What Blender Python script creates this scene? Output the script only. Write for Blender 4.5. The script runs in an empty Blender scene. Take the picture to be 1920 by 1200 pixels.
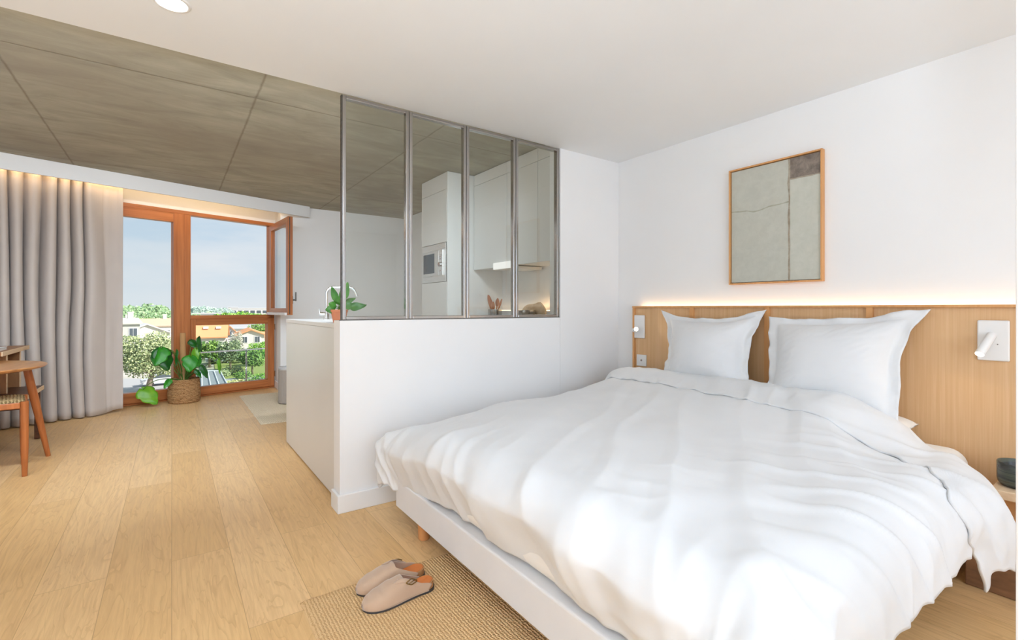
import bpy, bmesh, math, random
from mathutils import Vector, Matrix, noise
R = math.radians
random.seed(7)
C = bpy.context.scene.collection
sc = bpy.context.scene

# ---------------------------------------------------------------- camera, world, sun, big lights, exposure
YAW = math.atan(638/900.0)
SN, CS = math.sin(YAW), math.cos(YAW)
EYE = 1.12
cam = bpy.data.cameras.new('camera'); cam.sensor_width = 36; cam.lens = 36*900/1920
cam.shift_y = -22/1920; cam.clip_start = .02; cam.clip_end = 2000
co = bpy.data.objects.new('camera', cam); C.objects.link(co)
co.location = (0, 0, EYE); co.rotation_euler = (R(90), 0, -YAW)
sc.camera = co
sc.view_settings.view_transform = 'Standard'; sc.view_settings.look = 'None'
sc.view_settings.gamma = 1; sc.view_settings.use_curve_mapping = False
sc.view_settings.exposure = 0.15
try:
    sc.cycles.max_bounces = 10; sc.cycles.diffuse_bounces = 6; sc.cycles.glossy_bounces = 5
    sc.cycles.transparent_max_bounces = 16; sc.cycles.use_denoising = True
    sc.cycles.sample_clamp_indirect = 6; sc.cycles.caustics_reflective = False; sc.cycles.caustics_refractive = False
except Exception: pass

P_REAR_FILL, P_DOWN, P_SUN, P_LEFT_FILL, P_COVE, P_HEAD, P_READ, P_STEP_FILL, P_BOUNCE_FILL = 46, 1.6, 6.5, 4, .9, .65, .35, 40, 78
SKY = .86

def world():
    w = bpy.data.worlds.new('sky'); sc.world = w; w.use_nodes = True
    nt = w.node_tree; n = nt.nodes; L = nt.links; n.clear()
    out = n.new('ShaderNodeOutputWorld'); bg = n.new('ShaderNodeBackground'); bg.inputs[1].default_value = SKY
    tc = n.new('ShaderNodeTexCoord'); sep = n.new('ShaderNodeSeparateXYZ'); L.new(tc.outputs['Generated'], sep.inputs[0])
    ramp = n.new('ShaderNodeValToRGB'); e = ramp.color_ramp.elements
    e[0].position = 0.0; e[0].color = (.77, .85, .905, 1)
    e[1].position = .6; e[1].color = (.42, .60, .80, 1)
    x = e.new(.12); x.color = (.60, .735, .86, 1)
    L.new(sep.outputs[2], ramp.inputs[0])
    mp = n.new('ShaderNodeMapping'); mp.inputs['Scale'].default_value = (2.2, 2.2, 9.0); mp.inputs['Rotation'].default_value = (0, R(16), R(10))
    L.new(tc.outputs['Generated'], mp.inputs[0])
    ns = n.new('ShaderNodeTexNoise'); ns.inputs['Scale'].default_value = 1.7; ns.inputs['Detail'].default_value = 6; ns.inputs['Roughness'].default_value = .55
    L.new(mp.outputs[0], ns.inputs['Vector'])
    r2 = n.new('ShaderNodeValToRGB'); r2.color_ramp.elements[0].position = .40; r2.color_ramp.elements[1].position = .68
    L.new(ns.outputs[0], r2.inputs[0])
    mx = n.new('ShaderNodeMixRGB'); mx.inputs[2].default_value = (.84, .87, .90, 1)
    mul = n.new('ShaderNodeMath'); mul.operation = 'MULTIPLY'; mul.inputs[1].default_value = .75
    L.new(r2.outputs[0], mul.inputs[0]); L.new(mul.outputs[0], mx.inputs[0]); L.new(ramp.outputs[0], mx.inputs[1])
    L.new(mx.outputs[0], bg.inputs[0]); L.new(bg.outputs[0], out.inputs[0])
world()

def area(name, loc, direction, sx, sy, power, col=(1, 1, 1), shape='RECTANGLE', spread=180):
    m_ = max(col); power = power*m_; col = tuple(c/m_ for c in col)
    l = bpy.data.lights.new(name, 'AREA'); l.shape = shape; l.size = sx; l.size_y = sy; l.energy = power; l.color = col
    l.spread = R(spread)
    o = bpy.data.objects.new(name, l); C.objects.link(o); o.location = loc
    o.rotation_euler = Vector(direction).to_track_quat('-Z', 'Y').to_euler()
    return o
sun = bpy.data.lights.new('sun', 'SUN'); sun.energy = P_SUN; sun.angle = R(2); sun.color = (1, .95, .87)
so = bpy.data.objects.new('sun', sun); C.objects.link(so)
so.rotation_euler = Vector((-.75, .55, -.72)).to_track_quat('-Z', 'Y').to_euler()
# invented unseen fill lamps behind the camera and at the left living room wall
area('rear_fill', (.6, -1.93, 1.3), (.05, 1, .06), 2.6, 1.7, P_REAR_FILL, (.81, .965, 1.17))
area('left_fill', (-2.12, 3.9, 1.3), (1, 0, -.05), 2.0, 1.9, P_LEFT_FILL, (.83, .965, 1.15))
# unseen strip lamp added on the ceiling step to brighten the living room
area('step_fill', (.1, 2.76, 2.40), (0, .82, -.57), 3.7, .06, P_STEP_FILL, (.85, .97, 1.11), spread=105)

# ---------------------------------------------------------------- helpers
OFF = {}
def link(o, parent):
    C.objects.link(o)
    if parent is not None: o.parent = parent
def thing(name, label, cat, loc=(0, 0, 0), rotz=0, group=None, local=False):
    o = bpy.data.objects.new(name, None); C.objects.link(o); o.empty_display_size = .1
    o.location = loc; o.rotation_euler = (0, 0, rotz)
    o['label'] = label; o['category'] = cat
    if group: o['group'] = group
    OFF[o.name] = Vector((0, 0, 0)) if local else Vector(loc)
    return o
def tag(o, label, cat, group=None):
    o['label'] = label; o['category'] = cat
    if group: o['group'] = group
    return o
def obj(name, bm, mat, parent=None, smooth=False, label=None, auto=None, recalc=True):
    if recalc: bmesh.ops.recalc_face_normals(bm, faces=bm.faces)
    off = OFF.get(parent.name, Vector((0, 0, 0))) if parent is not None else Vector((0, 0, 0))
    if off.length: bmesh.ops.translate(bm, verts=bm.verts, vec=-off)
    if smooth:
        for f in bm.faces: f.smooth = True
    me = bpy.data.meshes.new(name); bm.to_mesh(me); bm.free()
    for m in (mat if isinstance(mat, (list, tuple)) else [mat]): me.materials.append(m)
    o = bpy.data.objects.new(name, me); link(o, parent)
    OFF[o.name] = off
    if smooth and auto is not None:
        try:
            me.set_sharp_from_angle(angle=R(auto))
        except Exception: pass
    if label: o['label'] = label
    return o
def struct(name, bm, mat, parent=None, smooth=False, auto=None):
    o = obj(name, bm, mat, parent, smooth, auto=auto)
    if parent is None: o['kind'] = 'structure'
    return o
def nb(): return bmesh.new()
def add_box(bm, lo, hi, bev=0, seg=2, mi=0):
    r = bmesh.ops.create_cube(bm, size=1)
    vs = r['verts']
    for v in vs:
        v.co = Vector([lo[i]+(hi[i]-lo[i])*(v.co[i]+.5) for i in range(3)])
    fs = list({f for v in vs for f in v.link_faces})
    for f in fs: f.material_index = mi
    if bev > 0:
        es = list({e for v in vs for e in v.link_edges})
        q = bmesh.ops.bevel(bm, geom=es, offset=bev, segments=seg, profile=.5, affect='EDGES')
        for f in q['faces']: f.material_index = mi
        vs = list({v for f in q['faces'] for v in f.verts} | {v for v in vs if v.is_valid})
    return vs
def bx(lo, hi, bev=0, seg=2):
    bm = nb(); add_box(bm, lo, hi, bev, seg); return bm
def rot_verts(vs, center, axis, ang):
    m = Matrix.Rotation(ang, 4, axis); c = Vector(center)
    for v in vs: v.co = c+m @ (v.co-c)
def add_tube(bm, pts, rad, seg=12, cap=True, mi=0):
    pts = [Vector(p) for p in pts]; n = len(pts)
    rr = rad if isinstance(rad, (list, tuple)) else [rad]*n
    rings = []; prev = None
    for i, p in enumerate(pts):
        t = (pts[min(i+1, n-1)]-pts[max(i-1, 0)]).normalized()
        if prev is None:
            a = t.orthogonal().normalized()
        else:
            a = (prev-t*prev.dot(t)).normalized()
        prev = a; b = t.cross(a)
        rings.append([bm.verts.new(p+(a*math.cos(2*math.pi*k/seg)+b*math.sin(2*math.pi*k/seg))*rr[i]) for k in range(seg)])
    for i in range(n-1):
        for k in range(seg):
            f = bm.faces.new((rings[i][k], rings[i][(k+1) % seg], rings[i+1][(k+1) % seg], rings[i+1][k])); f.material_index = mi
    if cap:
        bm.faces.new(rings[0][::-1]).material_index = mi; bm.faces.new(rings[-1]).material_index = mi
    return rings
def add_lathe(bm, prof, c, seg=32, mi=0, cap0=True, cap1=True, rfun=None):
    rings = []
    for (r, z) in prof:
        rings.append([bm.verts.new((c[0]+r*(rfun(k/seg, z) if rfun else 1)*math.cos(2*math.pi*k/seg), c[1]+r*(rfun(k/seg, z) if rfun else 1)*math.sin(2*math.pi*k/seg), c[2]+z)) for k in range(seg)])
    for i in range(len(prof)-1):
        for k in range(seg):
            bm.faces.new((rings[i][k], rings[i][(k+1) % seg], rings[i+1][(k+1) % seg], rings[i+1][k])).material_index = mi
    if cap0: bm.faces.new(rings[0][::-1]).material_index = mi
    if cap1: bm.faces.new(rings[-1]).material_index = mi
def add_prism(bm, poly, z0, z1, mi=0):
    a = [bm.verts.new((x, y, z0)) for x, y in poly]; b = [bm.verts.new((x, y, z1)) for x, y in poly]
    n = len(poly)
    bm.faces.new(a[::-1]).material_index = mi; bm.faces.new(b).material_index = mi
    for i in range(n): bm.faces.new((a[i], a[(i+1) % n], b[(i+1) % n], b[i])).material_index = mi
def add_grid(bm, nu, nv, fn, mi=0, wrap=False):
    g = [[bm.verts.new(fn(i/(nu-1), j/(nv-1))) for j in range(nv)] for i in range(nu)]
    for i in range(nu-1):
        for j in range(nv-1):
            bm.faces.new((g[i][j], g[i+1][j], g[i+1][j+1], g[i][j+1])).material_index = mi
    return g
def sm(a, b, x):
    t = min(1, max(0, (x-a)/(b-a))); return t*t*(3-2*t)
def lerp(a, b, t): return a+(b-a)*t
def interp(pts, x):
    if x <= pts[0][0]: return pts[0][1]
    for (a, va), (b, vb) in zip(pts, pts[1:]):
        if x <= b:
            t = (x-a)/(b-a); t = t*t*(3-2*t); return va+(vb-va)*t
    return pts[-1][1]
def NZ(x, y=0, z=0): return noise.noise(Vector((x, y, z)))
def bezier(p0, p1, p2, p3, n):
    p0, p1, p2, p3 = map(Vector, (p0, p1, p2, p3))
    return [p0*(1-t)**3+p1*3*t*(1-t)**2+p2*3*t*t*(1-t)+p3*t**3 for t in [i/(n-1) for i in range(n)]]

# ---------------------------------------------------------------- materials
def srgb(r, g, b):
    f = lambda c: (c/255/12.92) if c/255 <= .04045 else ((c/255+.055)/1.055)**2.4
    return (f(r), f(g), f(b), 1)
def base(name, col, rough=.5, metal=0, spec=.5):
    m = bpy.data.materials.new(name); m.use_nodes = True
    p = m.node_tree.nodes['Principled BSDF']
    p.inputs['Base Color'].default_value = col; p.inputs['Roughness'].default_value = rough; p.inputs['Metallic'].default_value = metal
    p.inputs['Specular IOR Level'].default_value = spec
    return m, m.node_tree, p
def coords(nt, scale=(1, 1, 1), rot=(0, 0, 0), out='Object'):
    tc = nt.nodes.new('ShaderNodeTexCoord'); mp = nt.nodes.new('ShaderNodeMapping')
    mp.inputs['Scale'].default_value = scale; mp.inputs['Rotation'].default_value = rot
    nt.links.new(tc.outputs[out], mp.inputs[0]); return mp.outputs[0]
def noise_node(nt, vec, scale, detail=4, rough=.5, dist=0):
    n = nt.nodes.new('ShaderNodeTexNoise'); n.inputs['Scale'].default_value = scale; n.inputs['Detail'].default_value = detail
    n.inputs['Roughness'].default_value = rough; n.inputs['Distortion'].default_value = dist
    nt.links.new(vec, n.inputs['Vector']); return n.outputs[0]
def ramp(nt, fac, stops):
    r = nt.nodes.new('ShaderNodeValToRGB'); e = r.color_ramp.elements
    e[0].position, e[0].color = stops[0]; e[1].position, e[1].color = stops[-1]
    for p, c in stops[1:-1]:
        x = e.new(p); x.color = c
    nt.links.new(fac, r.inputs[0]); return r.outputs[0]
def bump(nt, p, h, strength, dist=.01):
    b = nt.nodes.new('ShaderNodeBump'); b.inputs['Strength'].default_value = strength; b.inputs['Distance'].default_value = dist
    nt.links.new(h, b.inputs['Height']); nt.links.new(b.outputs[0], p.inputs['Normal'])
def mixc(nt, fac, a, b, mode='MIX'):
    m = nt.nodes.new('ShaderNodeMixRGB'); m.blend_type = mode
    for i, v in ((0, fac), (1, a), (2, b)):
        if hasattr(v, 'links') or hasattr(v, 'is_linked'): nt.links.new(v, m.inputs[i])
        else: m.inputs[i].default_value = v
    return m.outputs[0]
def math_node(nt, op, a, b=None, c=None):
    m = nt.nodes.new('ShaderNodeMath'); m.operation = op
    for i, v in enumerate((a, b, c)):
        if v is None: continue
        if hasattr(v, 'is_linked'): nt.links.new(v, m.inputs[i])
        else: m.inputs[i].default_value = v
    return m.outputs[0]
def paint(name, col, rough=.6, bs=.04, sc_=300):
    m, nt, p = base(name, col, rough, spec=.35)
    v = coords(nt); n = noise_node(nt, v, sc_, 2)
    bump(nt, p, n, bs, .002)
    n2 = noise_node(nt, v, 1.5, 3)
    nt.links.new(ramp(nt, n2, [(.3, tuple(c*.975 for c in col[:3])+(1,)), (.7, col)]), p.inputs['Base Color'])
    return m
def wood(name, dark, light, grain=(40, 40, 2.2), rough=.42, bs=.08, rings=.5):
    m, nt, p = base(name, light, rough, spec=.4)
    v = coords(nt, grain); n = noise_node(nt, v, 1.0, 5, .6, .6)
    v2 = coords(nt, tuple(g*.22 for g in grain)); n2 = noise_node(nt, v2, 1.0, 3, .55, 1.6)
    mid = tuple((a+b)/2 for a, b in zip(dark, light))
    c1 = ramp(nt, n, [(.30, dark), (.52, mid), (.70, light)])
    c2 = ramp(nt, n2, [(.35, dark), (.6, light)])
    nt.links.new(mixc(nt, rings, c1, c2), p.inputs['Base Color'])
    bump(nt, p, n, bs, .002); return m
def fabric(name, col, rough=.9, weave=900, bs=.1, sheen=.25):
    m, nt, p = base(name, col, rough, spec=.15)
    p.inputs['Sheen Weight'].default_value = sheen
    v = coords(nt); n = noise_node(nt, v, weave, 2); bump(nt, p, n, bs, .001)
    n2 = noise_node(nt, v, 6, 3)
    nt.links.new(ramp(nt, n2, [(.3, tuple(c*.96 for c in col[:3])+(1,)), (.7, col)]), p.inputs['Base Color'])
    return m
def emit(name, col, s):
    m = bpy.data.materials.new(name); m.use_nodes = True; nt = m.node_tree; nt.nodes.clear()
    o = nt.nodes.new('ShaderNodeOutputMaterial'); e = nt.nodes.new('ShaderNodeEmission')
    e.inputs[0].default_value = col; e.inputs[1].default_value = s; nt.links.new(e.outputs[0], o.inputs[0]); return m
def glass(name, tint, ior=1.5, gain=1.0):
    m = bpy.data.materials.new(name); m.use_nodes = True; nt = m.node_tree; nt.nodes.clear()
    o = nt.nodes.new('ShaderNodeOutputMaterial'); t = nt.nodes.new('ShaderNodeBsdfTransparent'); t.inputs[0].default_value = tint
    g = nt.nodes.new('ShaderNodeBsdfGlossy'); g.inputs['Roughness'].default_value = .01; g.inputs[0].default_value = (.95, .97, .97, 1)
    f = nt.nodes.new('ShaderNodeFresnel'); f.inputs[0].default_value = ior
    mx = nt.nodes.new('ShaderNodeMixShader')
    ge = nt.nodes.new('ShaderNodeNewGeometry'); front = math_node(nt, 'SUBTRACT', 1, ge.outputs['Backfacing'])
    fr = math_node(nt, 'MULTIPLY', math_node(nt, 'MINIMUM', f.outputs[0], 1), front)
    nt.links.new(math_node(nt, 'MINIMUM', math_node(nt, 'MULTIPLY', fr, gain*1.6), 1), mx.inputs[0]); nt.links.new(t.outputs[0], mx.inputs[1]); nt.links.new(g.outputs[0], mx.inputs[2])
    nt.links.new(mx.outputs[0], o.inputs[0]); return m
def metal(name, col, rough=.25, streak=(3, 3, 200)):
    m, nt, p = base(name, col, rough, 1)
    n = noise_node(nt, coords(nt, streak), 1, 3)
    nt.links.new(ramp(nt, n, [(.3, (rough*.7,)*3+(1,)), (.7, (rough*1.4,)*3+(1,))]), p.inputs['Roughness']); return m
def leaf(name, dark, light):
    m, nt, p = base(name, light, .42, spec=.5)
    g = nt.nodes.new('ShaderNodeNewGeometry')
    n = noise_node(nt, coords(nt), 14, 3)
    f = mixc(nt, .5, g.outputs['Random Per Island'], n)
    nt.links.new(ramp(nt, f, [(.3, dark), (.7, light)]), p.inputs['Base Color'])
    return m

MAT = {}
MAT['wall'] = paint('white_wall_paint', (.86, .86, .855, 1))
MAT['ceil'] = paint('ceiling_paint', (.845, .86, .865, 1))
MAT['trim'] = paint('trim_paint', (.84, .84, .83, 1), .4, .01)
MAT['lacquer'] = paint('cabinet_lacquer', (.74, .735, .71, 1), .32, .005, 100)
MAT['plastic'] = paint('white_plastic', (.82, .81, .79, 1), .35, .0, 100)
MAT['window_wood'] = wood('window_timber', srgb(150, 86, 44), srgb(196, 124, 72), (45, 45, 2.0), .38)
MAT['window_wood_h'] = wood('window_timber_rail', srgb(150, 86, 44), srgb(196, 124, 72), (2.0, 45, 45), .38)
MAT['oak'] = wood('oak_veneer', srgb(204, 160, 112), srgb(220, 182, 138), (110, 110, 1.8), .45, .04, .3)
MAT['oak_trim'] = wood('oak_trim', srgb(200, 142, 86), srgb(216, 162, 106), (90, 90, 2.0), .45, .04)
MAT['walnut'] = wood('walnut', srgb(60, 34, 20), srgb(104, 64, 40), (40, 3, 40), .4)
MAT['teak'] = wood('warm_teak', srgb(138, 74, 34), srgb(186, 112, 60), (40, 40, 3), .35)
MAT['table_top'] = wood('table_veneer', srgb(160, 104, 58), srgb(200, 146, 92), (30, 3, 30), .28)
MAT['ply'] = wood('pale_ply', srgb(205, 170, 130), srgb(228, 200, 165), (30, 3, 30), .5)
MAT['desk_wood'] = wood('desk_wood', srgb(120, 80, 48), srgb(160, 112, 70), (30, 30, 3), .45)
MAT['pale_wood'] = wood('pale_wood', srgb(205, 172, 135), srgb(230, 205, 172), (4, 40, 40), .5)
MAT['block_wood'] = wood('block_wood', srgb(104, 72, 48), srgb(150, 108, 74), (3, 8, 30), .6)
MAT['bed_leg'] = wood('bed_leg_wood', srgb(196, 132, 78), srgb(220, 165, 110), (40, 40, 4), .5)
MAT['steel'] = metal('polished_steel', (.44, .42, .40, 1), .17)
MAT['brushed'] = metal('brushed_steel', (.80, .79, .77, 1), .34)
MAT['chrome'] = metal('chrome', (.78, .78, .78, 1), .08)
MAT['brass'] = metal('antique_brass', srgb(150, 120, 70), .35)
MAT['dark_metal'] = metal('dark_metal', (.16, .15, .14, 1), .4)
MAT['glass_partition'] = glass('partition_glass', (.90, .915, .90, 1), 1.5)
MAT['glass_window'] = glass('window_glass', (.97, .98, .98, 1), 1.45, .05)
MAT['glass_sash'] = glass('casement_glass', (.95, .97, .97, 1), 1.5, 1.0)
MAT['glass_rail'] = glass('balustrade_glass', (.88, .94, .93, 1), 1.4)
MAT['duvet'] = fabric('white_cotton', (.735, .74, .742, 1), .85, 1400, .05)
MAT['sheet'] = fabric('cream_sheet', (.85, .83, .79, 1), .9, 1200, .05)
MAT['mattress'] = fabric('mattress_ticking', (.78, .76, .73, 1), .9, 700, .1)
MAT['bed_base'] = fabric('bed_base_cover', (.72, .70, .685, 1), .9, 500, .2)
MAT['curtain'] = fabric('curtain_linen', srgb(192, 182, 174), .95, 600, .25)
MAT['suede'] = fabric('taupe_suede', srgb(188, 158, 132), .95, 220, .35, .5)
MAT['cork'] = fabric('cork', srgb(176, 128, 84), .9, 240, .5, 0)
MAT['insole'] = fabric('tan_leather', srgb(206, 122, 66), .6, 260, .1, 0)
MAT['rubber'], _, _ = base('dark_rubber', (.045, .04, .038, 1), .7)
MAT['black_glass'], _, _ = base('black_glass', (.03, .03, .033, 1), .06)
MAT['gap'], _, _ = base('gap_shade', (.06, .055, .05, 1), .8)  # near-black colour paints the shade of the gap under the cabinets
MAT['terracotta'] = paint('terracotta', srgb(214, 140, 106), .85, .1, 60)
MAT['soil'] = paint('soil', srgb(70, 50, 36), .95, .6, 60)
MAT['moss_pole'] = fabric('coir_pole', srgb(186, 144, 98), 1, 120, 1.0, 0)
MAT['stem'] = paint('plant_stem', srgb(86, 118, 48), .5, .1, 60)
MAT['leaf'] = leaf('monstera_leaf', srgb(22, 112, 14), srgb(72, 182, 40))
MAT['leaf_dark'] = leaf('monstera_leaf_dark', srgb(12, 72, 14), srgb(36, 130, 30))
MAT['leaf_light'] = leaf('monstera_leaf_light', srgb(84, 152, 24), srgb(146, 190, 50))
MAT['herb'] = leaf('herb_leaf', srgb(44, 104, 30), srgb(104, 168, 62))
MAT['fluted'] = paint('fluted_plastic', srgb(158, 148, 138), .5, .02, 80)
MAT['purifier_lid'] = paint('purifier_lid', srgb(190, 190, 190), .4, .02, 80)
MAT['paper'] = paint('paper', (.78, .77, .75, 1), .8, .02, 80)
MAT['led'] = emit('led_warm', (1, .72, .42, 1), 4)
MAT['lamp_face'] = emit('lamp_face', (1, .96, .88, 1), 12)
MAT['lamp_warm'] = emit('reading_lamp_face', (1, .9, .74, 1), 8)
MAT['hood_light'] = emit('hood_light', (1, .98, .95, 1), .95)

def m_floor():
    m, nt, p = base('oak_floor', (.6, .42, .26, 1), .38, spec=.4)
    v = coords(nt, (1, 1, 1), (0, 0, R(90)))
    br = nt.nodes.new('ShaderNodeTexBrick'); nt.links.new(v, br.inputs['Vector'])
    br.offset = .37; br.inputs['Scale'].default_value = 1; br.inputs['Brick Width'].default_value = 1.9; br.inputs['Row Height'].default_value = .22
    br.inputs['Mortar Size'].default_value = .0016; br.inputs['Mortar Smooth'].default_value = .3; br.inputs['Bias'].default_value = 0
    br.inputs['Color1'].default_value = (0, 0, 0, 1); br.inputs['Color2'].default_value = (1, 1, 1, 1); br.inputs['Mortar'].default_value = (.5, .5, .5, 1)
    sep = nt.nodes.new('ShaderNodeSeparateColor'); nt.links.new(br.outputs['Color'], sep.inputs[0]); rnd = sep.outputs[0]
    # grain runs along Y; every plank gets its own offset
    tc = nt.nodes.new('ShaderNodeTexCoord'); cmb = nt.nodes.new('ShaderNodeCombineXYZ'); s3 = nt.nodes.new('ShaderNodeSeparateXYZ')
    nt.links.new(tc.outputs['Object'], s3.inputs[0])
    nt.links.new(math_node(nt, 'MULTIPLY', s3.outputs[0], 9), cmb.inputs[0]); nt.links.new(math_node(nt, 'MULTIPLY', s3.outputs[1], 1.1), cmb.inputs[1])
    nt.links.new(math_node(nt, 'MULTIPLY', rnd, 37), cmb.inputs[2])
    big = noise_node(nt, cmb.outputs[0], 1.0, 3, .55, .9)
    rings = math_node(nt, 'FRACT', math_node(nt, 'MULTIPLY', big, 9))
    cmb2 = nt.nodes.new('ShaderNodeVectorMath'); cmb2.operation = 'MULTIPLY'; cmb2.inputs[1].default_value = (9, 4, 1); nt.links.new(cmb.outputs[0], cmb2.inputs[0])
    fine = noise_node(nt, cmb2.outputs[0], 1.0, 5, .65, .3)
    c = ramp(nt, rnd, [(0, srgb(222, 181, 124)), (.5, srgb(228, 188, 132)), (1, srgb(234, 196, 143))])
    c = mixc(nt, math_node(nt, 'MULTIPLY', ramp(nt, rings, [(0, (0, 0, 0, 1)), (.75, (.1, .1, .1, 1)), (1, (1, 1, 1, 1))]), .26), c, srgb(164, 114, 70))
    c = mixc(nt, math_node(nt, 'MULTIPLY', ramp(nt, fine, [(.40, (1, 1, 1, 1)), (.6, (0, 0, 0, 1))]), .28), c, srgb(184, 136, 88))
    c = mixc(nt, math_node(nt, 'MULTIPLY', br.outputs['Fac'], .45), c, srgb(150, 108, 70))
    nt.links.new(c, p.inputs['Base Color'])
    nt.links.new(ramp(nt, fine, [(.3, (.34, .34, .34, 1)), (.7, (.46, .46, .46, 1))]), p.inputs['Roughness'])
    bump(nt, p, math_node(nt, 'SUBTRACT', math_node(nt, 'MULTIPLY', fine, .2), br.outputs['Fac']), .15, .002)
    return m
MAT['floor'] = m_floor()
def m_concrete():
    m, nt, p = base('board_marked_concrete', (.3, .26, .2, 1), .8, spec=.25)
    v = coords(nt)
    streak = noise_node(nt, coords(nt, (1.3, 3.6, 1), (0, 0, R(5))), 1.5, 8, .66, .7)
    cloud = noise_node(nt, v, .9, 5, .6, .4); spots = noise_node(nt, v, 5, 6, .7)
    c = ramp(nt, streak, [(.25, srgb(146, 142, 126)), (.5, srgb(170, 166, 149)), (.75, srgb(190, 186, 168))])
    c = mixc(nt, ramp(nt, cloud, [(.42, (0, 0, 0, 1)), (.66, (.6, .6, .6, 1))]), c, srgb(152, 144, 130))
    c = mixc(nt, ramp(nt, spots, [(.62, (0, 0, 0, 1)), (.78, (.35, .35, .35, 1))]), c, srgb(134, 124, 106))
    tc = nt.nodes.new('ShaderNodeTexCoord'); s3 = nt.nodes.new('ShaderNodeSeparateXYZ'); nt.links.new(tc.outputs['Object'], s3.inputs[0])
    wob = math_node(nt, 'MULTIPLY', math_node(nt, 'SUBTRACT', noise_node(nt, v, 9, 3), .5), .012)
    def seam(axis, start, step, w):
        d = math_node(nt, 'PINGPONG', math_node(nt, 'ADD', math_node(nt, 'SUBTRACT', axis, start), wob), step/2)
        return math_node(nt, 'SUBTRACT', 1, math_node(nt, 'SMOOTH_MIN', math_node(nt, 'DIVIDE', d, w), 1, .2))
    sx = seam(s3.outputs[0], .46, 1.24, .011); sy = seam(s3.outputs[1], 3.60, 2.49, .012)
    s = math_node(nt, 'MAXIMUM', math_node(nt, 'MAXIMUM', sx, sy), 0)
    c = mixc(nt, math_node(nt, 'MULTIPLY', s, .55), c, srgb(104, 92, 74))
    nt.links.new(c, p.inputs['Base Color'])
    bump(nt, p, math_node(nt, 'SUBTRACT', math_node(nt, 'MULTIPLY', spots, .4), s), .25, .006)
    return m
MAT['concrete'] = m_concrete()
def m_jute(name, c1, c2, sx, sy, strength=.8):
    m, nt, p = base(name, c1, .95, spec=.1)
    w = nt.nodes.new('ShaderNodeTexWave'); w.wave_type = 'BANDS'; w.bands_direction = 'X'
    w.inputs['Scale'].default_value = sx; w.inputs['Distortion'].default_value = 3.2; w.inputs['Detail'].default_value = 2; w.inputs['Detail Scale'].default_value = 3
    nt.links.new(coords(nt), w.inputs['Vector'])
    w2 = nt.nodes.new('ShaderNodeTexWave'); w2.wave_type = 'BANDS'; w2.bands_direction = 'Y'
    w2.inputs['Scale'].default_value = sy; w2.inputs['Distortion'].default_value = 2.5; w2.inputs['Detail'].default_value = 2
    nt.links.new(coords(nt), w2.inputs['Vector'])
    n = noise_node(nt, coords(nt), 60, 3)
    h = math_node(nt, 'MULTIPLY', math_node(nt, 'ADD', w.outputs[1], math_node(nt, 'MULTIPLY', w2.outputs[1], .7)), math_node(nt, 'ADD', n, .5))
    nt.links.new(ramp(nt, h, [(.15, c1), (.8, c2)]), p.inputs['Base Color'])
    bump(nt, p, h, strength, .006); return m
MAT['jute'] = m_jute('jute_weave', srgb(192, 148, 98), srgb(226, 188, 138), 27, 40, .6)  # darker tone in the weave troughs paints the shade between ribs
MAT['jute_pale'] = m_jute('pale_jute_weave', srgb(205, 182, 148), srgb(230, 214, 186), 22, 30, .5)
MAT['rush'] = m_jute('rush_weave', srgb(120, 98, 64), srgb(184, 160, 116), 18, 4, 1)
def m_basket():
    m, nt, p = base('basket_weave', srgb(160, 116, 74), .9, spec=.15)
    w = nt.nodes.new('ShaderNodeTexWave'); w.bands_direction = 'Z'; w.inputs['Scale'].default_value = 20; w.inputs['Distortion'].default_value = 4; w.inputs['Detail'].default_value = 3; w.inputs['Detail Scale'].default_value = 4
    nt.links.new(coords(nt), w.inputs['Vector'])
    n = noise_node(nt, coords(nt), 70, 3)
    h = math_node(nt, 'ADD', w.outputs[1], n)
    nt.links.new(ramp(nt, h, [(.35, srgb(104, 66, 36)), (.8, srgb(176, 130, 84)), (1.3, srgb(206, 164, 116))]), p.inputs['Base Color'])
    bump(nt, p, h, .8, .01); return m
MAT['basket'] = m_basket()
def m_ceramic():
    m, nt, p = base('glazed_ceramic', srgb(50, 50, 48), .18)
    n = noise_node(nt, coords(nt, (2, 2, 22)), 1.5, 4, .6, .8)
    nt.links.new(ramp(nt, n, [(.3, srgb(40, 30, 28)), (.48, srgb(62, 68, 66)), (.58, srgb(86, 92, 80)), (.72, srgb(60, 44, 40))]), p.inputs['Base Color']); return m
MAT['ceramic'] = m_ceramic()

# ---------------------------------------------------------------- the room
CONC = 2.52; WHT = 2.30
struct('floor', bx((-2.4, -2.1, -.12), (3.1, 7.9, 0)), MAT['floor'])
struct('ceiling', bx((-2.4, -2.1, WHT), (2.966, 2.69, WHT+.34)), MAT['ceil'])
struct('ceiling_concrete', bx((-2.4, 2.6905, CONC), (3.1, 7.9, CONC+.12)), MAT['concrete'])
struct('wall_headboard', bx((2.965, -2.1, 0), (3.1, 7.12, 2.64)), MAT['wall'])
struct('wall_right', bx((1.0, -.30, 0), (1.10, .146, WHT), .003), MAT['wall'])
bm = nb()
for lo, hi in (((-2.4, -2.1, 0), (-.75, -2.0, WHT)), ((1.95, -2.1, 0), (2.964, -2.0, WHT)), ((-.75, -2.1, 0), (1.95, -2.0, .4)), ((-.75, -2.1, 2.2), (1.95, -2.0, WHT))): add_box(bm, lo, hi)
struct('wall_rear', bm, MAT['wall'])  # opening behind the camera added for the rear fill lamp
bm = nb()   # half wall and the full-height pier at the headboard end
add_box(bm, (.75, 2.685, 0), (2.34, 2.805, 1.052), .003); add_box(bm, (2.34, 2.685, 0), (2.964, 2.805, CONC-.001))
struct('wall_partition', bm, MAT['wall'])
struct('wall_far', bx((1.2, 7.11, 0), (3.09, 7.76, CONC-.001)), MAT['wall'])
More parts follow.
